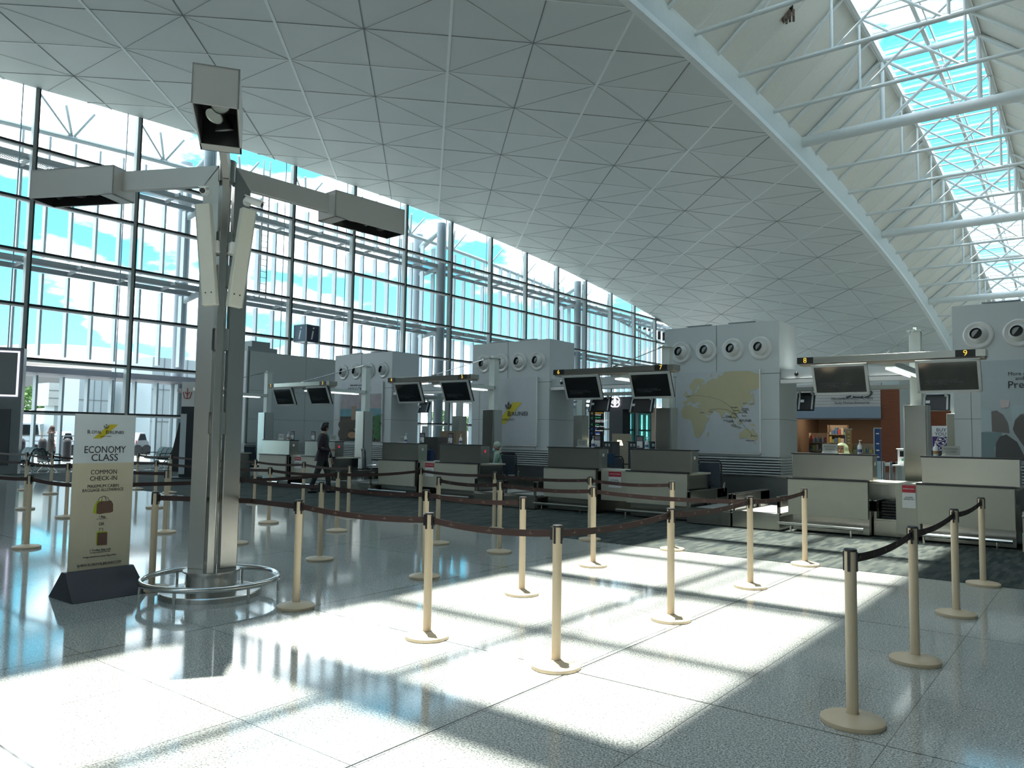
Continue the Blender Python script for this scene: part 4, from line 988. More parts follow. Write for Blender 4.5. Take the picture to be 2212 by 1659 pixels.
bt('COMMON', 1020, .062, pn2, 56); bt('CHECK-IN', 1033.5, .062, pn2, 58)
bt('MAXIMUM CABIN', 1050, .043, pn2, 67); bt('BAGGAGE ALLOWANCE', 1058.5, .043, pn2, 88)
bt('1 Bag', 1116, .030, pn2, 14); bt('55 x 38 x 20 cm', 1120.5, .014, pn2, 22); bt('OR', 1132, .044, pn2, 12)
bt('1 Trolley Bag only', 1187, .030, pn2, 45); bt('55cm(H) x 38cm(W) x 20cm(D)', 1192, .013, pn2, 44); bt('Weight should not exceed 7kgs (15lbs)', 1200.5, .022, pn2, 72)
bt('WWW.FLYROYALBRUNEI.COM', 1217.5, .038, pn2, 94)
def Lg(y, z, dx=.004): return Vector((XB+dx, y, z))
zl = onX(220, 934, XB).z; s = .38
MB().prism([Lg(yc_+q[0]*s, zl+q[1]*s, .001) for q in ((-.32, -.16), (-.10, -.16), (.30, .21), (.08, .21))], (.001, 0, 0)).build('yellow_stroke', M_yellow, pnl, w=True, smooth=False)
for tx, sz, dx, wd in (('R', .14, -.43, .075), ('OYAL', .112, -.24, .24), ('B', .14, .03, .07), ('RUNEI', .112, .27, .36)):
    text('logo_lettering', tx, sz*s*1.02, M_text, pnl, (0, 0, 0), rot=Matrix.Translation(Lg(yc_+dx*s, zl)) @ TX, ext=.0008, width=wd*s)
text('logo_lettering', 'A I R L I N E S', .045*s, M_text, pnl, (0, 0, 0), rot=Matrix.Translation(Lg(yc_, zl-.105*s)) @ TX, ext=.0008)
cm = MB(); cs = .055; czz = zl+.155*s
def Lc(x, z): return Lg(yc_+x*cs, czz+z*cs)
for pts, r in (([(0, .5), (0, -.25)], .03), ([(-.16, .28), (0, .34), (.16, .28)], .04), ([(-.42, .18), (-.38, -.12), (-.22, -.32), (0, -.38), (.22, -.32), (.38, -.12), (.42, .18)], .045), ([(-.28, .12), (-.22, -.1), (0, -.26), (.22, -.1), (.28, .12)], .03)): cm.tube([Lc(*p) for p in pts], r*cs, 5)
cm.build('crown_mark', M_text, pnl, w=True)
M_bagb = mat('bag_brown', (.17, .09, .065), .6); M_bagy = mat('bag_lime', (.50, .62, .03), .6)
def flat(name, pts, m, dx, par): MB().prism([Vector((XB+dx, onX(px, py, XB).y, onX(px, py, XB).z)) for px, py in pts], (.001, 0, 0)).build(name, m, par, w=True, smooth=False)
zz1 = lambda x, y: (x/3.455, 860+y/3.455)
flat('bag_drawing', [zz1(*q) for q in ((692,855),(705,800),(722,770),(760,762),(800,770),(790,860),(715,865))], M_bagy, .001, pn2)
flat('bag_drawing', [zz1(*q) for q in ((718,862),(722,790),(740,772),(830,765),(843,790),(843,845),(820,855),(780,858),(745,866))], M_bagb, .0025, pn2)
hm = MB().tube([Vector((XB+.004, onX(*zz1(*q), XB).y, onX(*zz1(*q), XB).z)) for q in ((728,778),(742,745),(775,730),(805,742),(818,775))], .002, 5).tube([Vector((XB+.004, onX(*zz1(*q), XB).y, onX(*zz1(*q), XB).z)) for q in ((757,790),(760,740),(775,730),(788,745),(790,765))], .002, 5)
hm.build('bag_handle_drawing', M_text, pn2, w=True)
flat('trolley_drawing', [zz1(*q) for q in ((715,1095),(718,1005),(730,995),(795,993),(760,1100))], M_bagy, .001, pn2)
flat('trolley_drawing', [zz1(*q) for q in ((722,1100),(727,1005),(800,1000),(797,1095))], M_bagb, .0025, pn2)
MB().tube([Vector((XB+.004, onX(*zz1(*q), XB).y, onX(*zz1(*q), XB).z)) for q in ((740,995),(740,972),(766,970),(766,992))], .002, 5).build('trolley_handle_drawing', M_text, pn2, w=True)

# ============================================================ PEOPLE
def skin(name, V, E_, m, parent, sub=2, root=0):
    me = bpy.data.meshes.new(name); me.from_pydata([v[:3] for v in V], E_, [])
    o = bpy.data.objects.new(name, me); C.objects.link(o)
    a = o.modifiers.new('s', 'SKIN'); a.use_smooth_shade = True; b = o.modifiers.new('u', 'SUBSURF'); b.levels = sub; b.render_levels = sub
    for i, v in enumerate(V):
        r = v[3] if isinstance(v[3], tuple) else (v[3], v[3]); me.skin_vertices[0].data[i].radius = r; me.skin_vertices[0].data[i].use_root = (i == root)
    dg = bpy.context.evaluated_depsgraph_get(); me2 = bpy.data.meshes.new_from_object(o.evaluated_get(dg)); o.modifiers.clear(); o.data = me2
    bpy.data.meshes.remove(me); me2.materials.clear(); me2.materials.append(m); me2.polygons.foreach_set('use_smooth', [True]*len(me2.polygons))
    if parent is not None: o.parent = parent
    return o
def hand(V, E_, at, wrist, d, side, n_, curl=.5):
    """five fingers rooted in a palm; d = finger direction, side = across palm, n_ = palm normal"""
    d, side, n_ = Vector(d).normalized(), Vector(side).normalized(), Vector(n_).normalized(); w = Vector(wrist)
    k = len(V); V.append((*(w+d*.05), (.020, .034))); E_.append((at, k)); V.append((*(w+d*.085), (.016, .036))); E_.append((k, k+1)); pk = k+1
    for i, (o_, L_) in enumerate(((-.030, .072), (-.010, .080), (.011, .075), (.030, .060))):
        b_ = w+d*.10+side*o_; j = len(V); V.append((*b_, .009)); E_.append((pk, j))
        c1 = b_+d*L_*.5+n_*L_*.25*curl; c2 = c1+d*L_*.3+n_*L_*.5*curl; V.append((*c1, .0085)); V.append((*c2, .0075)); E_.append((j, j+1)); E_.append((j+1, j+2))
    j = len(V); th = w+d*.045-side*.035; V.append((*th, .011)); E_.append((k, j)); V.append((*(th+d*.04-side*.022+n_*.015), .009)); E_.append((j, j+1))
M_skin = mat('skin', (.42, .24, .16), .55); M_hair = mat('black_hair', (.008, .008, .010), .5, noise=(.4, 60, (1, 1, 1)), bump=.5)
M_jacket = mat('dark_jacket', (.028, .020, .028), .8); M_trouser = mat('dark_trousers', (.022, .028, .030), .8); M_shoe = mat('black_shoe', (.01, .012, .016), .3)
def head(V, E_, nk, c, f):
    """skull chain hanging on neck vertex nk; c centre of skull, f face direction"""
    c = Vector(c); f = Vector(f).normalized(); k = len(V)
    V.append((*(c+f*.008-Vector((0, 0, .035))), (.072, .078))); E_.append((nk, k)); V.append((*(c+Vector((0, 0, .045))), (.080, .088))); E_.append((k, k+1)); V.append((*(c+Vector((0, 0, .10))-f*.008), (.055, .06))); E_.append((k+1, k+2))
    V.append((*(c+f*.055-Vector((0, 0, .085))), (.028, .036))); E_.append((k, len(V)-1))
def face(par, c, f, glasses=False):
    c = Vector(c); f = Vector(f).normalized(); s_ = Vector((0, 0, 1)).cross(f).normalized(); rot = Matrix((s_, -f, (0, 0, 1))).transposed()
    m = MB()
    for q in (-1, 1): m.ball(c+f*.082+s_*q*.031+Vector((0, 0, .012)), .012, 10, 6, (1.2, .5, .6), rot)
    m.build('eyes', mat('eye_dark', (.03, .025, .02), .3), par)
    MB().ball(c+f*.093-Vector((0, 0, .018)), .014, 10, 8, (.9, 1.1, 1.9), rot).build('nose', M_skin, par)
    MB().ball(c+f*.083-Vector((0, 0, .055)), .020, 10, 6, (1.2, .4, .35), rot).build('mouth', mat('lips', (.33, .13, .11), .5), par)
    m = MB()
    for q in (-1, 1): m.ball(c+s_*q*.082+Vector((0, 0, -.005)), .028, 10, 8, (.35, .7, 1.1), rot)
    m.build('ears', M_skin, par)
    if glasses:
        m = MB()
        for q in (-1, 1): m.tube([c+f*.101+s_*(q*.034+.026*math.cos(a))+Vector((0, 0, .010+.020*math.sin(a))) for a in np.linspace(0, 2*PI, 17)[:-1]], .0025, 5, closed=True).tube([c+f*.099+s_*q*.06+Vector((0, 0, .014)), c+f*.01+s_*q*.088+Vector((0, 0, .01))], .002, 4)
        m.tube([c+f*.103-s_*.008+Vector((0, 0, .012)), c+f*.103+s_*.008+Vector((0, 0, .012))], .002, 4); m.build('glasses', M_black, par)
# walking man  (local +x = walking direction, camera on -y side)
mp0 = fl(694, 1065)
man = thing('person', 'person with black hair in dark jacket and green shirt, walking right, looking back', 'person', (mp0.x, mp0.y, 0), R(50))
K_ = 1.08
def S(v): return tuple(q*K_ for q in v)
hipR, hipL = (0, -.09, .90), (.02, .09, .90)
V = [(0, 0, .96, (.15, .11)), (0, 0, 1.12, (.135, .10)), (.01, 0, 1.30, (.155, .115)), (.01, 0, 1.42, (.13, .09)), (.02, 0, 1.52, .052), (.03, 0, 1.56, .05)]
E_ = [(0, 1), (1, 2), (2, 3), (3, 4), (4, 5)]
fdir = Vector((.85, .55, 0)); head(V, E_, 5, (.045, .01, 1.63), fdir)
def limb(par, pts):
    for p in pts: V.append(p); E_.append((par, len(V)-1)); par = len(V)-1
    return par
limb(0, [(0, -.095, .88, .088), (-.12, -.09, .50, .058), (-.20, -.085, .30, .052), (-.27, -.085, .10, .038), (-.27, -.085, .05, .04), (-.14, -.085, .03, .03)])
limb(0, [(0, .095, .88, .088), (.13, .09, .50, .058), (.15, .09, .30, .052), (.17, .09, .10, .038), (.17, .09, .05, .04), (.30, .09, .035, .03)])
k1 = limb(3, [(.0, -.18, 1.40, .055), (-.06, -.24, 1.14, .043), (.12, -.22, 1.07, .035), (.20, -.18, 1.075, .026)]); hand(V, E_, k1, (.20, -.18, 1.075), (1, .15, .08), (0, 1, -.2), (0, 0, 1), .5)
k2 = limb(3, [(.03, .18, 1.40, .055), (.10, .23, 1.13, .043), (.20, .21, .93, .033), (.22, .21, .86, .025)]); hand(V, E_, k2, (.22, .21, .86), (.15, 0, -1), (1, 0, 0), (0, -1, 0), .5)
V = [(*S(v[:3]), v[3]) for v in V]
body = skin('body', V, E_, M_skin, man)
hc = Vector(S((.045, .01, 1.63))); face(body, hc, fdir)
hr_ = MB().ball(hc+Vector((-.012, -.006, .045)), .104, 20, 14, (1.0, .95, 1.0)).ball(hc+Vector((-.03, -.02, .0)), .092, 16, 10, (1, .9, 1.05)).ball(hc+fdir*.045+Vector((0, 0, .118)), .052, 14, 8, (1.2, 1.2, .75)); hr_.build('hair', M_hair, man)
def cloth(nm, Vs, Es, m): return skin(nm, [(*S(v[:3]), v[3]) for v in Vs], Es, m, man)
jk = MB().loft([(S((-.03, 0, .80)), .185, .20), (S((-.01, 0, .95)), .165, .19), (S((0, 0, 1.08)), .135, .17), (S((.0, 0, 1.22)), .145, .185), (S((0, 0, 1.36)), .145, .20), (S((0, 0, 1.44)), .115, .19), (S((.0, 0, 1.49)), .075, .11), (S((.01, 0, 1.50)), .05, .07)])
jk.tube([S(q) for q in ((0, -.13, 1.44), (-.005, -.20, 1.40), (-.04, -.235, 1.27), (-.065, -.245, 1.13), (.0, -.24, 1.09), (.10, -.225, 1.075), (.185, -.19, 1.075))], .06, 14, radii=[.06, .072, .066, .060, .056, .050, .044])
jk.tube([S(q) for q in ((0, .13, 1.44), (.02, .20, 1.40), (.07, .225, 1.27), (.10, .235, 1.13), (.16, .225, 1.02), (.215, .213, .88))], .06, 14, radii=[.06, .072, .066, .060, .052, .044])
jk.build('jacket', M_jacket, man)
MB().ball(S((.075, .0, 1.33)), .12, 16, 12, (.75, .55, 1.45)).ball(S((.04, 0, 1.50)), .062, 14, 8, (1, 1, .6)).build('green_shirt', mat('shirt_green', (.08, .20, .13), .8), man)
tr_ = MB().loft([(S((0, 0, .80)), .14, .17), (S((0, 0, .95)), .13, .165), (S((0, 0, 1.02)), .12, .15)])
tr_.tube([S(q) for q in ((0, -.09, .90), (-.05, -.095, .72), (-.12, -.09, .50), (-.20, -.087, .30), (-.265, -.085, .10))], .09, 14, radii=[.10, .098, .078, .068, .064])
tr_.tube([S(q) for q in ((0, .09, .90), (.07, .095, .72), (.13, .09, .50), (.155, .09, .30), (.17, .09, .10))], .09, 14, radii=[.10, .098, .078, .068, .064])
tr_.build('trousers', M_trouser, man)
for x_, y_ in ((-.27, -.085), (.17, .09)):
    MB().ball(S((x_+.06, y_, .045)), .10, 16, 10, (1.45, .48, .42)).box(*[q*K_ for q in (x_-.07, x_+.17, y_-.04, y_+.04)], 0, .02).build('shoe', M_shoe, man)
MB().cbox(S((.17, -.05, .99)), (.012, .07, .10), rotM('Z', .3)).build('name_badge', M_paper, man, smooth=False)
# seated people
def seated(label, x, y, rz, zt, shirt, headwear, mask, look, glasses):
    t = thing('person', label, 'person', (x, y, 0), rz)
    global V, E_
    sh = zt-.30
    V = [(0, 0, .55, (.15, .12)), (0, .02, .80, (.13, .10)), (0, .0, sh-.12, (.15, .11)), (0, -.01, sh, (.12, .085)), (0, -.03, sh+.08, .05), (0, -.035, sh+.11, .048)]; E_ = [(0, 1), (1, 2), (2, 3), (3, 4), (4, 5)]
    hc_ = Vector((0, -.05, zt-.125)); head(V, E_, 5, hc_, look)
    for s_ in (-1, 1):
        limb(0, [(s_*.10, -.05, .53, .085), (s_*.12, -.42, .52, .06), (s_*.12, -.44, .25, .05), (s_*.12, -.44, .06, .04), (s_*.12, -.54, .04, .03)])
        k_ = limb(3, [(s_*.18, .0, sh-.02, .052), (s_*.22, -.06, sh-.25, .042), (s_*.14, -.27, sh-.30, .03), (s_*.12, -.32, sh-.30, .024)]); hand(V, E_, k_, (s_*.12, -.32, sh-.30), (-.2*s_, -1, -.1), (s_, 0, 0), (0, 0, -1), .6)
    b_ = skin('body', V, E_, M_skin, t); face(b_, hc_, look, glasses)
    sh_ = MB().loft([((0, .02, .50), .19, .15), ((0, .02, .75), .17, .135), ((0, .01, sh-.18), .185, .14), ((0, 0, sh-.03), .185, .12), ((0, -.02, sh+.05), .10, .08), ((0, -.03, sh+.09), .06, .055)])
    for s_ in (-1, 1): sh_.tube([(s_*.13, 0, sh+.0), (s_*.19, .0, sh-.03), (s_*.225, -.03, sh-.15), (s_*.225, -.07, sh-.26), (s_*.19, -.17, sh-.29), (s_*.15, -.27, sh-.30)], .06, 14, radii=[.06, .07, .062, .056, .05, .042])
    sh_.build('shirt', shirt, t)
    skin('trousers', [(0, 0, .52, (.17, .13)), (.10, -.1, .53, .095), (.12, -.42, .52, .075), (.12, -.44, .12, .06), (-.10, -.1, .53, .095), (-.12, -.42, .52, .075), (-.12, -.44, .12, .06)], [(0, 1), (1, 2), (2, 3), (0, 4), (4, 5), (5, 6)], M_trouser, t)
    lk = Vector(look).normalized()
    if headwear == 'scarf':
        ms = MB(); n = 28; rows = []
        ft = math.atan2(lk.y, lk.x)
        for j in range(15):
            th = .02+j*.165; row = []
            for i in range(n):
                an = 2*PI*i/n; d_ = Vector((math.cos(an), math.sin(an), 0)); f_ = max(0, d_.dot(lk))
                rad = .112*math.sin(min(th, 1.75)); zz = .108*math.cos(min(th, 1.75))+.012-(max(0, th-1.75))*.17
                if th > 1.75: rad = .110+(th-1.75)*.05
                row.append((hc_+d_*rad+Vector((0, 0, zz)), an))
            rows.append(row)
        k0 = 0
        for row in rows:
            for p, an in row: ms.v.append(tuple(p))
        for j in range(14):
            for i in range(n):
                an = (rows[0][i][1]+PI/n); da = abs((an-ft+PI) % (2*PI)-PI)
                if 6 <= j <= 12 and da < .62: continue
                ms.f.append((j*n+i, (j+1)*n+i, (j+1)*n+(i+1) % n, j*n+(i+1) % n))
        o = ms.build('headscarf', mat('scarf_lime', (.62, .72, .45), .8), t); sm = o.modifiers.new('solid', 'SOLIDIFY'); sm.thickness = .008
    else:
        MB().ball(hc_+Vector((0, 0, .05))-lk*.015, .098, 18, 12, (1, 1, .95)).build('knitted_cap', mat('cap_grey', (.40, .46, .40), .8), t)
    if mask:
        MB().ball(hc_+lk*.058-Vector((0, 0, .05)), .055, 14, 10, (1, 1, .95)).build('face_mask', mat('mask_blue', (.25, .55, .65), .7), t)
    return t
q = onY(1816, 957, 15.33)
office_chair(q.x+.03, 15.42, R(-8), 'office chair under the person in the pale headscarf, hidden by the counter')
seated('person in a pale lime headscarf and glasses, face just above the counter under 8', q.x+.03, 15.38, R(-8), q.z+.01, mat('blouse_lime', (.45, .55, .30), .8), 'scarf', False, (-.05, -1, -.05), True)
q = onY(1067, 955, 15.4)
seated('person in pale green with blue face mask, seated right of the counter under 5', q.x+.12, 15.45, R(-60), q.z, mat('shirt_sage', (.22, .36, .30), .8), 'cap', True, (-.2, -1, -.3), False)
# ============================================================ GREEN BENCHES
def bench(x, y, rz, label, n=3):
    t = thing('waiting_bench', label, 'bench', (x, y, 0), rz, 'dark green waiting benches')
    for k in range(n):
        X = k*.60
        m = MB()
        pr = [(0, .44), (.10, .43), (.35, .42), (.46, .45)]
        for (a, za), (b, zb) in zip(pr[:-1], pr[1:]): m.hexa([(X+.02, -a, za-.03), (X+.56, -a, za-.03), (X+.56, -b, zb-.03), (X+.02, -b, zb-.03), (X+.02, -a, za+.03), (X+.56, -a, za+.03), (X+.56, -b, zb+.03), (X+.02, -b, zb+.03)])
        m.build('seat', M_seat, t)
        m = MB(); pr = [(.02, .46), (.05, .60), (.10, .75), (.17, .86), (.27, .90)]
        for (a, za), (b, zb) in zip(pr[:-1], pr[1:]): m.hexa([(X+.02, a, za), (X+.56, a, za), (X+.56, a+.05, za), (X+.02, a+.05, za), (X+.02, b, zb), (X+.56, b, zb), (X+.56, b+.05, zb-.02), (X+.02, b+.05, zb-.02)])
        m.build('backrest', M_seat, t)
    MB().box(.0, n*.6, -.05, .05, .36, .40).build('beam', M_black, t)
    for X in (.0, n*.6):
        m = MB().tube([(X, .10, .66), (X, -.30, .66), (X, -.38, .62), (X, -.34, .46)], .018).build('armrest', M_black, t)
    for X in (.35, n*.6-.35): MB().tube([(X, -.30, .01), (X, -.05, .30), (X, 0, .38), (X, .05, .30), (X, .30, .01)], .022).build('leg', M_pipe, t)
bench(-33.4, 11.9, R(-10), 'dark green three-seat bench at the far left, left one of the back-to-back pair, facing left')
bench(-31.6, 12.3, R(170), 'dark green three-seat bench at the far left, right one of the back-to-back pair, facing right')
bench(-33.2, 17.2, R(-10), 'dark green three-seat bench behind the floodlight mast, facing left')
# ============================================================ FAR LEFT LIT KIOSK
p0 = fl(37, 1024)
t = thing('lightbox_kiosk', 'grey kiosk with a framed blank lit screen, cut by the left edge', 'kiosk', (p0.x, p0.y, 0), R(60))
MB().box(-2.4, 0, 0, .5, 0, 4.5).build('cabinet', mat('kiosk_grey', (.20, .23, .25), .45), t, smooth=False)
s_ = MB().box(-2.2, -.12, -.03, 0, 2.75, 4.38).build('screen_frame', mat('kiosk_edge', (.4, .4, .5), .4, emit=(.80, .76, 1), es=.6), t, smooth=False)
MB().box(-2.14, -.18, -.04, -.029, 2.81, 4.32).build('screen', mat('kiosk_screen', (.26, .28, .31), .4), s_, smooth=False)
MB().box(-2.2, -.3, -.03, 0, .3, 2.3).build('lower_panel', mat('kiosk_dark', (.04, .05, .06), .3), t, smooth=False)
# things behind the mast
q = fl(404, 1034)
t = thing('queue_kiosk', 'slim kiosk with a white crowned header, partly hidden by the floodlight mast', 'kiosk', (q.x, q.y, 0), R(35))
MB().box(-.30, .45, 0, .30, .05, 2.45).box(-.6, .5, -.35, .45, 0, .05).build('cabinet', mat('kiosk_navy', (.02, .03, .04), .4), t, smooth=False)
hd = MB().box(-.30, .45, -.02, .32, 2.45, 3.3).build('header', M_white, t, smooth=False)
MB().box(-.305, -.10, -.02, -.005, .15, 2.2).build('light_strip', mat('strip_pale', (.6, .68, .72), .4), t, smooth=False)
cc = MB()
for pts in ([(-.15, 2.95), (-.10, 2.75), (.0, 2.72), (.10, 2.75), (.15, 2.95)], [(0, 3.08), (0, 2.75)], [(-.08, 2.95), (0, 2.85), (.08, 2.95)]): cc.tube([(p[0]-.1, -.03, p[1]) for p in pts], .018, 5)
cc.build('crown_mark', mat('crown_red', (.45, .08, .08), .5), hd)
q = fl(380, 1019)
t = thing('leaning_board', 'narrow black board leaning beside the teal cabinet near the green bench', 'board', (q.x, q.y, 0), R(40))
MB().hexa([(-.35, 0, 0), (.12, 0, 0), (.12, .06, 0), (-.35, .06, 0), (.0, .12, 1.95), (.2, .12, 1.95), (.2, .18, 1.95), (.0, .18, 1.95)]).build('panel', M_black, t, smooth=False)
q = fl(397, 1019)
t = thing('display_cabinet', 'tall teal glass cabinet with orange stripes on its top panel, left of the mast', 'cabinet', (q.x, q.y+.2, 0), R(40))
MB().box(-.4, -.34, 0, .5, 0, 2.35).box(.4, .46, 0, .5, 0, 2.35).box(-.4, .46, 0, .5, 0, .1).build('frame', mat('bronze', (.20, .17, .14), .4), t, smooth=False)
MB().box(-.34, .4, .05, .4, .1, 1.75).build('glass_body', mat('teal_glass', (.05, .14, .13), .1), t, smooth=False)
m = MB().box(-.34, .4, 0, .4, 1.8, 2.3).build('top_panel', M_white, t, smooth=False); MB().box(-.34, .4, -.01, 0, 1.95, 2.05).box(-.34, .4, -.01, 0, 2.15, 2.20).build('stripes', mat('stripe_orange', (.45, .20, .03), .5), m, smooth=False)

# ============================================================ OUTDOORS
structure(MB().box(-340, XF-.12, -60, 420, -.35, -.05).build('ground', mat('pale_paving', (.13, .135, .13), .8, noise=(.08, .3, (1, 1, 1)))))
M_clad = mat('white_cladding', (.38, .42, .43), .5)
def plane_box(name, label, cat, X, px0, px1, py0, py1, depth, m, group=None, ground=True, joints=True):
    """a block standing at x = X, its visible face cut out by photo coordinates"""
    a = onX(px0, (py0+py1)/2, X); b = onX(px1, (py0+py1)/2, X); zt = onX((px0+px1)/2, py0, X).z; zb = 0 if ground else onX((px0+px1)/2, py1, X).z
    t = thing(name, label, cat, (X, a.y, 0), 0, group)
    w = b.y-a.y
    MB().box(-depth, 0, 0, w, zb, zt).build('wall_panels', m, t, smooth=False)
    if joints:
        j = MB()
        for k in range(1, 4): j.box(0, .03, w*k/4-.02, w*k/4+.02, zb, zt)
        for k in range(1, 3): j.box(0, .03, 0, w, zb+(zt-zb)*k/3-.02, zb+(zt-zb)*k/3+.02)
        j.build('joint', M_joint, t, smooth=False)
    return t
plane_box('link_building', 'white clad block outside, directly left of the column behind the mast', 'building', -52, 325, 425, 775, 1000, 6, M_clad, 'white clad blocks outside')
plane_box('link_building', 'white clad block outside with a recess behind the banner top', 'building', -56, 168, 232, 808, 1000, 3, M_clad, 'white clad blocks outside')
lb = plane_box('link_bridge', 'grey white bridge wall outside spanning between the clad blocks', 'bridge', -60, 105, 330, 833, 880, 2, mat('clad_shade', (.50, .50, .47), .6), None, False)
MB().box(-1.9, -.2, .5, 1.2, 0, 3.6).build('pier', M_clad, lb, smooth=False)
plane_box('tan_wall', 'tan boundary wall outside, behind the white canopy', 'wall', -75, 10, 330, 905, 960, .6, mat('tan_render', (.25, .22, .17), .8), None, True, False)
# curved entrance canopy
Xc = -62; m = MB(); prev = None
for px in range(20, 345, 12):
    s0 = (px-20)/135*PI; zt = onX(px, 906+13*math.cos(s0-.9), Xc).z; y = onX(px, 915, Xc).y
    if prev: m.hexa([(Xc-8, prev[0], prev[1]-.55), (Xc, prev[0], prev[1]-.55), (Xc, y, zt-.55), (Xc-8, y, zt-.55), (Xc-8, prev[0], prev[1]+.5), (Xc, prev[0], prev[1]), (Xc, y, zt), (Xc-8, y, zt+.5)])
    prev = (y, zt)
put(m.build('wavy_canopy', M_clad, smooth=False), 'white wavy canopy roof outside at the left behind the standing figure', 'canopy')
m = MB()
cpos = onX(180, 900, -64)
# dome roof building
cd = onX(250, 800, -165)
t = thing('dome_building', 'wide shallow pale dome roof far outside, above the white clad blocks', 'building', (-185, cd.y, 0))
zt = onX(250, 737, -165).z; ze = onX(60, 770, -165).z
m = MB(); n = 60; rows = 9
Rr = 26
prof = [(Rr*1.06, ze-6), (Rr*1.06, ze-2)]+[(Rr*math.cos(q), ze-2+(zt-ze+2)*math.sin(q)) for q in np.linspace(.05, PI/2, rows)]
m.lathe((0, 0, 0), prof, n, caps=False); m.build('dome_roof', mat('dome_pale', (.13, .115, .105), .5, noise=(.05, .1, (1, 1, 1))), t)
MB().lathe((0, 0, 0), [(Rr*.95, 0), (Rr*.95, ze-5)], n, caps=False).build('drum_wall', mat('dome_wall', (.45, .40, .38), .5), t)
# far office building with a gable
a = onX(50, 860, -330); b = onX(90, 860, -330); zt = onX(70, 852, -330).z; zp = onX(70, 838, -330).z
t = thing('office_building', 'hazy blue office building with a gabled top on the horizon at the left', 'building', (-330, a.y, 0)); w = b.y-a.y
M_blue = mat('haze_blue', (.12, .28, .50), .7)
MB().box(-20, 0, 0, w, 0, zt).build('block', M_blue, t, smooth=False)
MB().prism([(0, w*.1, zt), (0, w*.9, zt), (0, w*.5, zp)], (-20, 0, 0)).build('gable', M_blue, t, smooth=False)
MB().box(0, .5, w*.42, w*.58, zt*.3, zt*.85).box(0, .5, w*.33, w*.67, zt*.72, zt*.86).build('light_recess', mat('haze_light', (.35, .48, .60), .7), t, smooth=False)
# trees
def tree(X, px, py, rad, label, nsp=9, trunk=True):
    c = onX(px, py, X)
    t = thing('tree', label, 'tree', (X, c.y, 0), 0, 'trees outside the glass wall')
    m = MB(); rng = random.Random(px)
    for k in range(nsp*260):
        d = Vector((rng.gauss(0, 1), rng.gauss(0, 1), rng.gauss(0, 1))).normalized(); r = rad*rng.uniform(.55, 1.0)*(1+.18*math.sin(5*d.x+3*d.y))
        p = Vector((d.x*r, d.y*r*1.25, c.z+d.z*r*.6)); s = rad*.065; u = Vector((rng.gauss(0, 1), rng.gauss(0, 1), rng.gauss(0, 1))).normalized(); v_ = u.orthogonal().normalized()
        m.quad(p-u*s, p+v_*s*.6, p+u*s, p-v_*s*.6)
    m.build('foliage', M_green, t, smooth=False)
    MB().cyl((0, 0, 0), (0, 0, c.z), rad*.08, rad*.04, 8).build('trunk', mat('bark', (.12, .09, .06), .9), t)
tree(-110, 72, 884, 5.0, 'round tree under the blue office building')
tree(-120, 135, 896, 3.6, 'small tree below the grey bridge wall, left one')
tree(-95, 135, 935, 4.2, 'leafy tree right of the standing figure outside, over the railing')
tree(-110, 305, 894, 3.0, 'small tree in the recess left of the white clad block')
for px, py, X, l in ((950, 900, -66, 'leafy tree seen through the gap under the monitor of number 5'), (985, 925, -58, 'tree behind the inner steel post in the same gap'), (1008, 915, -50, 'tree at the right end of the gap left of the logo tower'), (1310, 930, -80, 'yellow green tree seen beyond the black directory board')):
    tree(X, px, py, 2.0 if X < -70 else 1.3, l)
# railing, bollards, person, vehicles outside
Xr = -44
a = onX(-10, 932, Xr); b = onX(200, 940, Xr)
t = thing('railing', 'grey metal railing outside beyond the green benches', 'railing', (Xr, a.y, 0)); w = b.y-a.y
MB().box(-.03, .03, 0, w, 1.22, 1.28).box(-.02, .02, 0, w, .95, .99).build('rail', M_cat, t, smooth=False)
q = 0
while q < w: MB().box(-.03, .03, q, q+.07, 0, 1.25).build('post', M_cat, t, smooth=False); q += 1.55
for px, l in ((45, 'leftmost of the three dark bollards outside'), (92, 'dark bollard beside the standing figure outside'), (145, 'dark bollard right of the standing figure outside')):
    c = onX(px, 960, -41)
    put(MB().lathe(c.xy.to_3d(), [(.19, 0), (.19, .95), (.17, 1.06), (.10, 1.14), (0, 1.16)], 16, caps=False).build('bollard', mat('bollard_dark', (.02, .017, .02), .6)), l, 'bollard', 'dark bollards outside')
c = onX(110, 960, -42.5)
t = thing('person', 'standing figure outside in a brown headscarf and loose brown clothes, seen over the green bench', 'person', (c.x, c.y, 0), R(70))
V = [(0, 0, .95, (.15, .12)), (0, 0, 1.15, (.14, .11)), (0, 0, 1.36, (.16, .11)), (0, 0, 1.46, (.10, .08)), (.01, 0, 1.54, .05), (.02, 0, 1.57, .048)]; E_ = [(0, 1), (1, 2), (2, 3), (3, 4), (4, 5)]
head(V, E_, 5, (.04, 0, 1.64), (-.2, 1, 0))
for s_ in (-1, 1):
    limb(0, [(0, s_*.09, .86, .08), (.02*s_, s_*.10, .48, .058), (.05*s_, s_*.10, .08, .04), (.05*s_+.12, s_*.10, .03, .03)])
    k_ = limb(3, [(0, s_*.17, 1.42, .05), (.02, s_*.22, 1.15, .042), (.12, s_*.18, .97, .03), (.14, s_*.17, .93, .024)]); hand(V, E_, k_, (.14, s_*.17, .93), (.3, 0, -1), (0, 1, 0), (1, 0, 0), .5)
b_ = skin('body', V, E_, M_skin, t); face(b_, (.04, 0, 1.64), (-.2, 1, 0))
tn_ = MB().loft([((0, 0, .50), .21, .25), ((0, 0, .9), .17, .20), ((0, 0, 1.12), .14, .17), ((0, 0, 1.36), .14, .195), ((0, 0, 1.46), .10, .14), ((0, 0, 1.50), .06, .07)])
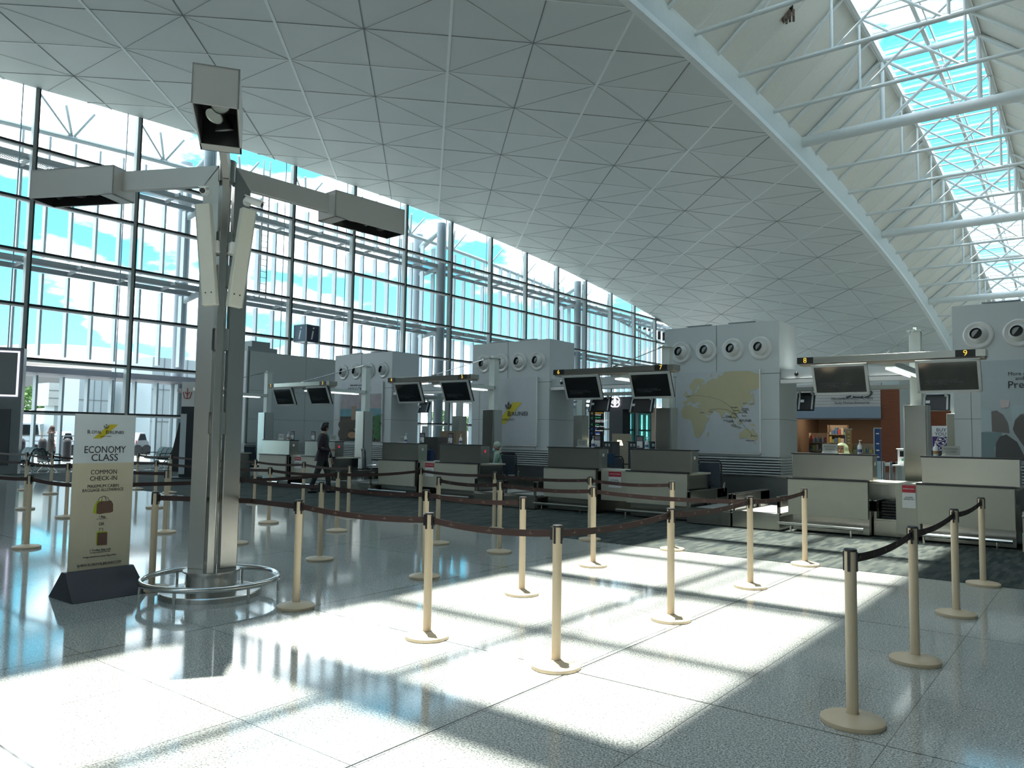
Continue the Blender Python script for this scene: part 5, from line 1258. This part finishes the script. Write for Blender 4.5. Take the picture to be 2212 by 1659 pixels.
for s_ in (-1, 1): tn_.tube([(0, s_*.13, 1.43), (0, s_*.19, 1.39), (.02, s_*.23, 1.15), (.11, s_*.19, .99)], .06, 12, radii=[.06, .07, .06, .05])
tn_.build('long_tunic', mat('tunic_brown', (.05, .042, .035), .8), t)
skin('trousers', [(0, 0, .7, (.14, .13)), (0, .1, .5, .09), (.05, .10, .10, .07), (0, -.1, .5, .09), (-.05, -.10, .10, .07)], [(0, 1), (1, 2), (0, 3), (3, 4)], mat('trouser_brown', (.09, .08, .07), .8), t)
MB().ball((.02, -.01, 1.66), .125, 16, 12, (1, 1, 1.1)).lathe((0, 0, 0), [(.13, 1.64), (.15, 1.52), (.21, 1.38)], 18, caps=False).build('headscarf', mat('scarf_brown', (.06, .026, .02), .8), t)
def vehicle(X, px0, px1, col, label, van=True, rz=0):
    a = onX(px0, 960, X); b = onX(px1, 960, X); Ln = b.y-a.y; Ht = 2.0 if van else 1.45
    t = thing('van' if van else 'car', label, 'vehicle', (X, a.y, 0), rz, 'vehicles on the forecourt')
    pr = [(0, .35), (0, 1.0), (.06, 1.15), (.16, Ht-.05), (.24, Ht), (.92, Ht), (.99, 1.2), (1, .35)] if van else [(0, .35), (.0, .75), (.14, .92), (.30, Ht), (.68, Ht), (.84, .98), (1, .85), (1, .35)]
    MB().prism([(0, p[0]*Ln, p[1]) for p in pr], (-1.75, 0, 0)).build('body', mat('paint_%d' % int(col[0]*100), col, .25, coat=.5), t, bevel=.05)
    w_ = [(.10, 1.15), (.19, Ht-.15), (.86, Ht-.15), (.93, 1.15)] if van else [(.20, .95), (.32, Ht-.10), (.66, Ht-.10), (.78, .97)]
    MB().prism([(.012, p[0]*Ln, p[1]) for p in w_], (-1.774, 0, 0)).build('windows', M_screen, t, smooth=False)
    for q in (.18, .80): MB().cyl((-.2, q*Ln, .33), (.03, q*Ln, .33), .33, n=18).cyl((-1.78, q*Ln, .33), (-1.55, q*Ln, .33), .33, n=18).build('wheel', M_black, t)
    MB().box(.0, .03, Ln*.02, Ln*.09, .75, .95).box(-1.76, .0, -.03, .0, .4, .55).build('lamp', M_red, t, smooth=False)
vehicle(-52, 22, 88, (.60, .66, .70), 'white van outside behind the leftmost dark bollard')
vehicle(-50, 128, 165, (.66, .70, .72), 'white car outside behind the right dark bollard', False)
vehicle(-50, 292, 323, (.20, .21, .22), 'dark grey car outside between banner and mast', False)
vehicle(-48, 932, 955, (.62, .66, .66), 'white vehicle outside in the gap left of the wooden cabinet')

# ============================================================ BEHIND THE COUNTERS, CENTRE GAPS
def board(name, label, cat, px0, px1, py0, py1, Y, m, group=None, th=.06, child='panel', ground=False):
    a = onY(px0, (py0+py1)/2, Y); b = onY(px1, (py0+py1)/2, Y); zt = onY((px0+px1)/2, py0, Y).z; zb = onY((px0+px1)/2, py1, Y).z
    if ground: zb = 0
    t = thing(name, label, cat, (a.x, Y, 0), 0, group)
    o = MB().box(0, b.x-a.x, 0, th, max(zb, 0), zt).build(child, m, t, smooth=False)
    return t, o, a.x, b.x, max(zb, 0), zt
M_wood = mat('light_wood', (.33, .25, .17), .5, noise=(.15, 3, (8, 8, 1)))
t, o, *_ = board('wooden_partition', 'light wooden cabinet seen in the gap left of the steel post under 5', 'cabinet', 950, 985, 931, 968, 20.5, M_wood, None, .5, 'carcass', True)
t, o, *_ = board('poster_easel', 'easel with a pinkish notice behind the leaflet on the counter under 4', 'easel', 911, 925, 920, 950, 20, M_paper, None, .03, 'sheet')
a_ = MB().box(0, .25, .03, .06, 0, 1.6).build('stand', M_wood, t, smooth=False)
t, o, *_ = board('printer_cabinet', 'dark machine cabinet right of the pink notice', 'cabinet', 916, 944, 944, 990, 19.5, mat('machine_brown', (.10, .09, .085), .5), None, .5, 'carcass', True)
q = onY(935, 985, 14.75)
t = thing('blue_bag', 'dark blue bag standing on the worktop between 4 and 5', 'bag', (q.x, 14.6, .93))
MB().box(-.13, .13, -.08, .08, 0, .30).build('bag_body', mat('bag_navy', (.01, .03, .10), .7), t, bevel=.02)
MB().tube([(-.07, 0, .29), (-.05, 0, .38), (.05, 0, .38), (.07, 0, .29)], .008).build('handle', M_black, t)
# directory board
t, o, x0, x1, z0, z1 = board('directory_board', 'black directory board with amber, green and blue lines of text under the left monitor back', 'sign', 1273, 1302, 888, 948, 24, mat('board_black', (.012, .013, .014), .4), None, .1, 'board', True)
Zb = lambda py: onY(1288, py, 24).z
rows = ((892, 'Departures', (.8, .45, .05)), (896, 'Berlepas', (.8, .8, .8)), (902, 'Arrivals', (.03, .45, .18)), (908, 'Check-in Counters', (.7, .7, .7)), (911, 'Kaunter Daftar', (.7, .7, .7)), (917, 'Surau', (.03, .4, .16)), (921, 'Prayer Room', (.75, .75, .75)), (926, 'Lif', (.05, .15, .6)), (930, 'Kemudahan', (.75, .75, .75)), (935, 'Tandas', (.05, .15, .6)), (938, 'Toilets', (.75, .75, .75)))
for k_, (py, s, col) in enumerate(rows):
    text('directory_text', s, .07, mat('dir_%d' % k_, col, .5, emit=col, es=.3), o, (.26, -.004, Zb(py)), w=False, align='LEFT', ext=.001)
for k_, py in enumerate((893, 903, 917, 927, 936)):
    z = Zb(py); MB().prism([(.06, -.004, z), (.14, -.004, z+.06), (.14, -.004, z-.06)], (0, .003, 0)).build('arrow', mat('arr_%d' % k_, ((.8, .4, .05), (.03, .4, .16), (.03, .4, .16), (.05, .15, .6), (.05, .15, .6))[k_], .5), o, smooth=False)
# black shop front with a lit double loop sign
t, o, x0, x1, z0, z1 = board('black_shopfront', 'black glossy shop front with a white illuminated double loop sign', 'shopfront', 1308, 1386, 857, 884, 44, mat('gloss_black', (.008, .008, .012), .5), None, 1.0, 'fascia')
MB().box(.3, onY(1345, 900, 44).x-x0, 0, 1.0, 0, z0).build('column', mat('gloss_black'), t, smooth=False)
m = MB(); M_neon = mat('neon_white', (.9, .88, 1), .4, emit=(.93, .9, 1), es=3)
for sx_, cx in ((-1, 1324), (1, 1332)):
    for cy in (864.5, 872.5):
        c = onY(cx, cy, 43.93); r = .19
        m.tube([Vector((c.x-x0+sx_*.0+r*math.cos(a), -.07, c.z+r*1.0*math.sin(a))) for a in np.linspace(0, 2*PI, 25)[:-1]], .022, 6, closed=True)
c = onY(1328, 868, 43.93); m.tube([(c.x-x0, -.07, c.z-.35), (c.x-x0, -.07, c.z+.38)], .03, 6); m.build('neon_loops', M_neon, o)
# teal glass room
t, o, x0, x1, z0, z1 = board('glass_room', 'teal tinted glass enclosure right of the black shop front', 'room', 1347, 1408, 884, 962, 46, glass('teal_pane', (.30, .52, .48), .12), None, .03, 'glass_wall', True)
m = MB()
for q in (0, .46, .52, 1): m.box((x1-x0)*q-.04, (x1-x0)*q+.04, -.04, .04, 0, z1)
m.box(0, x1-x0, -.04, .04, z1-.1, z1); m.build('frame', M_cat, t, smooth=False)
MB().box(0, x1-x0, 3.9, 4.0, 0, z1).box(0, x1-x0, 0, 4, z1, z1+.1).build('inner_wall', mat('inner_teal', (.12, .20, .19), .6), t, smooth=False)
t, o, x0, x1, z0, z1 = board('tan_door_surround', 'tan panelled doorway with a dark door, right of the teal glass enclosure', 'doorway', 1408, 1428, 882, 962, 45, mat('tan_panel_board', (.38, .25, .17), .5), None, .3, 'surround', True)
MB().box(.35, 1.0, -.02, .0, .9, 2.6).build('door_pane', mat('door_dark', (.09, .06, .05), .4), t, smooth=False)
t, o, x0, x1, z0, z1 = board('beige_partition', 'beige upholstered partition standing behind the small table lamp', 'partition', 1322, 1361, 937, 1000, 25.5, mat('beige_panel', (.42, .37, .27), .6), None, .1, 'panel', True)
c = onY(1338, 968, 23.0)
t = thing('table_lamp', 'small lit lamp with a cream cone shade in the gap between 6 and 7', 'lamp', (c.x, 23.0, 0))
zl_ = onY(1338, 962, 23).z; zh_ = onY(1338, 951, 23).z
MB().lathe((0, 0, 0), [(.125, zl_), (.07, zh_)], 24, caps=False).build('lamp_shade', mat('shade_cream', (.8, .75, .5), .6, emit=(1, .88, .5), es=1.1), t)
MB().cyl((0, 0, .76), (0, 0, zh_-.02), .010, n=8).lathe((0, 0, .75), [(.08, 0), (.07, .02), (0, .03)], 16, caps=False).build('stand', M_pipe, t)
pl = bpy.data.lights.new('lamp_bulb', 'POINT'); pl.energy = 12; pl.color = (1, .8, .45); pl.shadow_soft_size = .04
po = bpy.data.objects.new('lamp_bulb', pl); C.objects.link(po); po.location = (c.x, 23.0, (zl_+zh_)/2)
t = thing('side_table', 'dark table under the small lit lamp', 'table', (c.x, 23.0, 0)); MB().box(-.5, .6, -.3, .3, .71, .75).build('tabletop', M_black, t, smooth=False)
for q in ((-.45, -.25), (.55, -.25), (-.45, .25), (.55, .25)): MB().box(q[0]-.02, q[0]+.02, q[1]-.02, q[1]+.02, 0, .71).build('leg', M_black, t, smooth=False)
for px0, px1, l in ((1303, 1322, 'left of the beige partition'), (1357, 1376, 'right of the beige partition'), (1403, 1428, 'left of the steel clad post under 7')):
    t, o, x0, x1, z0, z1 = board('monitor_desk', 'dark rear counter with grey equipment boxes, '+l, 'counter', px0, px1, 955, 990, 21.6, mat('rear_counter', (.05, .055, .06), .4), 'rear counters', .5, 'carcass', True)
    MB().box(-.03, x1-x0+.03, -.03, .53, z1, z1+.02).build('top', M_black, t, smooth=False); m = MB()
    for q in (.25, .6): m.box((x1-x0)*q, (x1-x0)*(q+.2), -.02, 0, z1-.14, z1-.05)
    m.build('drawer_slot', M_bezel, t, smooth=False)
# extra steel-blue panels in the same gap
t, o, *_ = board('blue_screen', 'dark blue screen leaning on the worktop between 6 and 7', 'screen', 1311, 1325, 980, 1004, 15.3, mat('screen_blue', (.01, .05, .12), .4), None, .05, 'screen')
MB().box(-.02, .0, -.01, .06, 1.0, 1.34).build('edge', M_bezel, t, smooth=False)

# ============================================================ SHOP AT THE RIGHT
Ys = 44
M_cherry = mat('cherry_boards', (.17, .045, .015), .45, noise=(.45, 2.5, (.6, 1, 9)))
t, o, x0, x1, z0, z1 = board('wood_clad_wall', 'reddish brown wood board wall right of the shop front', 'wall', 1903, 1953, 833, 1012, Ys, M_cherry, None, .3, 'cladding', True)
t, o, x0, x1, z0, z1 = board('wood_clad_wall', 'reddish brown wood board wall behind the BUY YOUR NOW banner', 'wall', 1998, 2062, 888, 1012, Ys+3, M_cherry, None, .3, 'cladding', True)
t, o, x0, x1, z0, z1 = board('kiosk_shop', 'kiosk shop with pale lettered fascia, brown interior and stocked shelves', 'shop', 1700, 1903, 829, 879, Ys, mat('fascia_boards', (.48, .45, .43), .6), None, .3, 'fascia')
sw = x1-x0; sh_t = t
m = MB()
for k_ in range(1, 8): m.box(0, sw, -.006, 0, z0+(z1-z0)*k_/8-.008, z0+(z1-z0)*k_/8+.008)
m.build('board_gap', M_joint, o, smooth=False)
zB = onY(1800, 903, Ys).z; zB2 = onY(1800, 906, Ys).z
MB().box(0, sw, -.1, .2, zB, z0).build('grey_band', mat('band_bluegrey', (.20, .24, .30), .5), t, smooth=False)
MB().box(0, sw, -.12, .2, zB2, zB).build('shutter_rail', mat('rail_brown', (.10, .09, .085), .4), t, smooth=False)
M_shop = mat('shop_brown', (.17, .11, .07), .6)
MB().box(-.5, sw+.1, 6.0, 6.2, 0, 4.5).box(-.2, 0, .2, 6, 0, 4.5).box(sw-.1, sw+.0, .3, 6, 0, 4.5).build('interior_wall', M_shop, t, smooth=False)
MB().box(-.5, sw, .3, 6, 3.35, 3.45).build('interior_ceiling', M_shop, t, smooth=False)
text('shop_lettering', 'PERUSAHAAN NOLLY MOTION', .20, M_text, o, Vector((onY(1840, 861.5, Ys).x, Ys-.01, onY(1840, 861.5, Ys).z)), width=onY(1885, 862, Ys).x-onY(1795, 862, Ys).x)
text('shop_lettering', 'Nolly Motion Enterprise', .19, M_text, o, Vector((onY(1840, 869, Ys).x, Ys-.01, onY(1840, 870, Ys).z)), width=onY(1877, 862, Ys).x-onY(1802, 862, Ys).x)
m = MB()
for pts in ([(1882,845),(1884,848),(1880,851),(1878,847),(1882,845)], [(1884,848),(1881,853),(1874,857),(1868,858)], [(1864,856),(1860,858),(1850,858),(1842,857)], [(1838,855),(1833,857),(1828,858)]):
    m.tube([onY(*p, Ys-.02) for p in pts], .035, 5)
m.build('arabic_script', M_text, o, w=True)
for k_, (zc_, en) in enumerate(((3.3, 60),)):
    for q in (.25, .7):
        al = bpy.data.lights.new('shop_downlight', 'AREA'); al.energy = 16; al.color = (1, .85, .65); al.size = .8
        ao = bpy.data.objects.new('shop_downlight', al); C.objects.link(ao); ao.location = (x0+sw*q, Ys+2.5, 3.3)
def shelf(px0, px1, py0, py1, Y, rows_, label):
    a = onY(px0, py1, Y); b = onY(px1, py1, Y); zt = onY(px0, py0, Y).z
    t = thing('shelf_unit', label, 'shelf', (a.x, Y, 0), 0, 'shelves in the shop'); w = b.x-a.x
    MB().box(-.03, 0, 0, .4, 0, zt).box(w, w+.03, 0, .4, 0, zt).box(0, w, .38, .4, 0, zt).build('frame', M_wood, t, smooth=False)
    rng = random.Random(px0); n = 0
    for k_ in range(rows_):
        z = .5+(zt-.6)*k_/rows_; MB().box(0, w, 0, .4, z, z+.03).build('shelf_board', M_wood, t, smooth=False)
        x = .05; n = 0
        while x < w-.15:
            ww = rng.uniform(.10, .22); hh = rng.uniform(.12, (zt-.6)/rows_-.08); cn, col = rng.choice([('red', (.35, .06, .04)), ('yellow', (.40, .30, .08)), ('blue', (.06, .12, .25)), ('beige', (.30, .28, .24)), ('green', (.20, .25, .08)), ('white', (.45, .42, .38))])
            o = MB().box(0, ww*.9, 0, .2, 0, hh).build('shop_box', mat('box_%d' % int(sum(col)*1000), col, .6), None, bevel=.006); o.location = (a.x+x, Y+.06, z+.03)
            n += 1; put(o, '%s package, number %d from the left on board %d of the %s' % (cn, n, k_+1, label.split(' of ')[0].split(' at ')[0].split(' in ')[0].split(' with ')[0]), 'package', 'packages on the shop shelves'); x += ww
shelf(1790, 1829, 918, 1000, Ys+3.5, 4, 'tall wooden shelf unit in the middle of the shop')
shelf(1748, 1786, 935, 1000, Ys+2.0, 3, 'low wooden shelf unit at the left of the shop')
shelf(1840, 1890, 958, 1000, Ys+1.2, 2, 'low stand with toys below the yellow poster')
M_metal = M_frame
for px0, px1, py0, py1, Y, col, l in ((1890, 1903, 926, 1046, 24, (.03, .07, .20), 'narrow dark blue roll-up banner at the right end of the shop'), (1828, 1839, 928, 985, 24, (.40, .24, .07), 'narrow golden roll-up banner right of the pale headscarf')):
    t, o, x0, x1, z0, z1 = board('roll_up_banner', l, 'banner', px0, px1, py0, py1, Y, mat('banner_%d' % int(col[2]*100), col, .5), 'narrow roll-up banners', .03, 'banner_sheet')
    w = x1-x0
    MB().box(-.02, w+.02, -.01, .05, z1, z1+.03).box(-.03, 0, -.01, .04, 0, z1).box(-.05, w+.05, -.12, .15, 0, .06).build('frame', M_metal, t, smooth=False)
    if col[0] < .1: MB().box(.0, w, -.006, 0, .45, 1.05).build('banner_foot', mat('banner_pale', (.40, .55, .62), .5), t, smooth=False)
    for q in (.90, .72, .60, .48): MB().box(w*.25, w*.75, -.008, -.004, z0+(z1-z0)*q, z0+(z1-z0)*(q+.02)).build('printed_mark', M_paper, o, smooth=False)
t, o, x0, x1, z0, z1 = board('coffee_banner', 'white and purple banner reading BUY YOUR ... NOW at the right', 'banner', 2014, 2050, 920, 976, 30, mat('banner_purple', (.07, .03, .16), .5), None, .03, 'purple_sheet')
zm = onY(2030, 943, 30).z; w = x1-x0
MB().box(0, w, -.006, 0, zm, z1).build('white_sheet', M_paper, t, smooth=False)
text('banner_lettering', 'BUY', .165, mat('letter_navy', (.03, .02, .10), .5), t, (w*.55, -.012, onY(2030, 929, 30).z), w=False)
text('banner_lettering', 'YOUR', .165, mat('letter_navy', (.03, .02, .10), .5), t, (w*.60, -.012, onY(2030, 938, 30).z), w=False)
text('banner_lettering', 'NOW', .17, M_paper, t, (w*.55, -.012, onY(2030, 968.5, 30).z), w=False)
zc_ = onY(2034, 953, 30).z
MB().tube([(w*.55+.145*math.cos(a), -.012, zc_+.145*math.sin(a)) for a in np.linspace(0, 2*PI, 25)[:-1]], .012, 5, closed=True).tube([(w*.55-.22, -.012, zc_-.10), (w*.55, -.012, zc_), (w*.55+.22, -.012, zc_+.12)], .010, 5).ball((w*.55-.04, -.01, zc_+.06), .05, 10, 6, (1, .2, .7)).ball((w*.55+.05, -.01, zc_-.06), .04, 10, 6, (1, .2, .8)).build('round_emblem', M_paper, t)
MB().box(-.02, .0, 0, .03, 0, z1).box(-.1, w+.1, -.1, .15, 0, .05).build('stand', M_metal, t, smooth=False)
# machine on a table, posts
c = onY(1950, 1004, 24)
t = thing('measuring_table', 'small pale table behind the counters under 8 and 9', 'table', (c.x, 24, 0))
MB().box(-.22, .8, -.3, .4, c.z-.04, c.z).build('tabletop', M_white, t, smooth=False)
for q in (-.12, .7): MB().box(q-.03, q+.03, -.2, .3, 0, c.z-.04).build('leg', M_frame, t, smooth=False)
t = thing('test_machine', 'white apparatus with dark screen and dials standing on the pale table', 'machine', (c.x, 24, c.z))
hh = onY(1950, 969, 24).z-c.z
MB().box(-.11, .35, -.1, .3, 0, hh-.03).box(-.14, .38, -.13, .33, hh-.03, hh).build('cabinet', M_white, t, bevel=.01)
MB().box(-.05, .3, -.105, -.1, hh*.5, hh*.85).build('display', M_screen, t, smooth=False); MB().cyl((.02, -.12, hh*.3), (.02, -.1, hh*.3), .03, n=10).cyl((.12, -.12, hh*.3), (.12, -.1, hh*.3), .03, n=10).build('dial', mat('dial_green', (.05, .3, .2), .4), t)
for px, l in ((1909, 'nearest the shop'), (1925, 'second from the shop'), (1938, 'beside the pale table')):
    c = onY(px, 1000, 26)
    t = thing('steel_post', 'plain steel gate post '+l, 'post', (c.x, 26, 0), 0, 'steel gate posts'); MB().cyl((0, 0, 0), (0, 0, 1.0), .045, n=12).build('post', M_pipe, t)
    MB().box(0, .55, -.02, .02, .86, .96).build('gate_wing', M_white, t, smooth=False)
t, o, x0, x1, z0, z1 = board('charging_pillar', 'slim pillar with grey panels just left of the steel post under 9', 'pillar', 1944, 1966, 822, 985, 28, M_frame, None, .4, 'column', True)
t, o, *_ = board('bin_unit', 'dark counter end below the BUY YOUR NOW banner', 'counter', 1998, 2060, 973, 1010, 22.5, mat('rear_counter', (.05, .055, .06), .4), None, .6, 'carcass', True)
# dangling light fitting on the truss
q = onX(1690, 25, -9.6)
t = thing('hanging_box', 'damaged dark box of slats hanging from the roof truss at the top edge', 'fitting', q)
MB().cbox((0, 0, .12), (.8, .55, .35), rotM('Z', .3)).build('box', M_black, t, smooth=False)
m = MB()
for k_ in range(6): m.cbox((-.3+.14*k_, .1, -.22-.03*(k_ % 2)), (.09, .45, .28), rotM('Z', .3))
m.build('slats', mat('rust_slat', (.13, .08, .06), .6), t, smooth=False)
MB().cyl((0, 0, .2), (0, .3, 1.6), .02, n=6).build('hanger', M_frame, t)
# hand-held luggage weighing roller at the right edge
t = thing('baggage_scale', 'white baggage scale with a dark opening at the right edge beside the counter under 9', 'scale', (-1.02, 13.7, 0), 0, 'scales right edge')
MB().box(0, 1.6, 0, 1.6, .02, .30).box(0, .05, .1, 1.6, .3, .60).build('base', M_laminate, t, bevel=.01)
MB().box(.08, 1.5, -.005, .4, .30, .52).build('dark_opening', M_black, t, smooth=False)
MB().box(.0, 1.6, -.0, .5, .52, .56).build('hood', M_steel, t, bevel=.01)
# overhead row lighting: none; hall beyond the far towers
t = thing('far_counter_block', 'pale grey rear wall of the far counter row seen through the gaps', 'wall', (-30, 58, 0))
MB().box(0, 12, 0, .3, 0, 3.2).build('panel', M_wall, t, smooth=False)
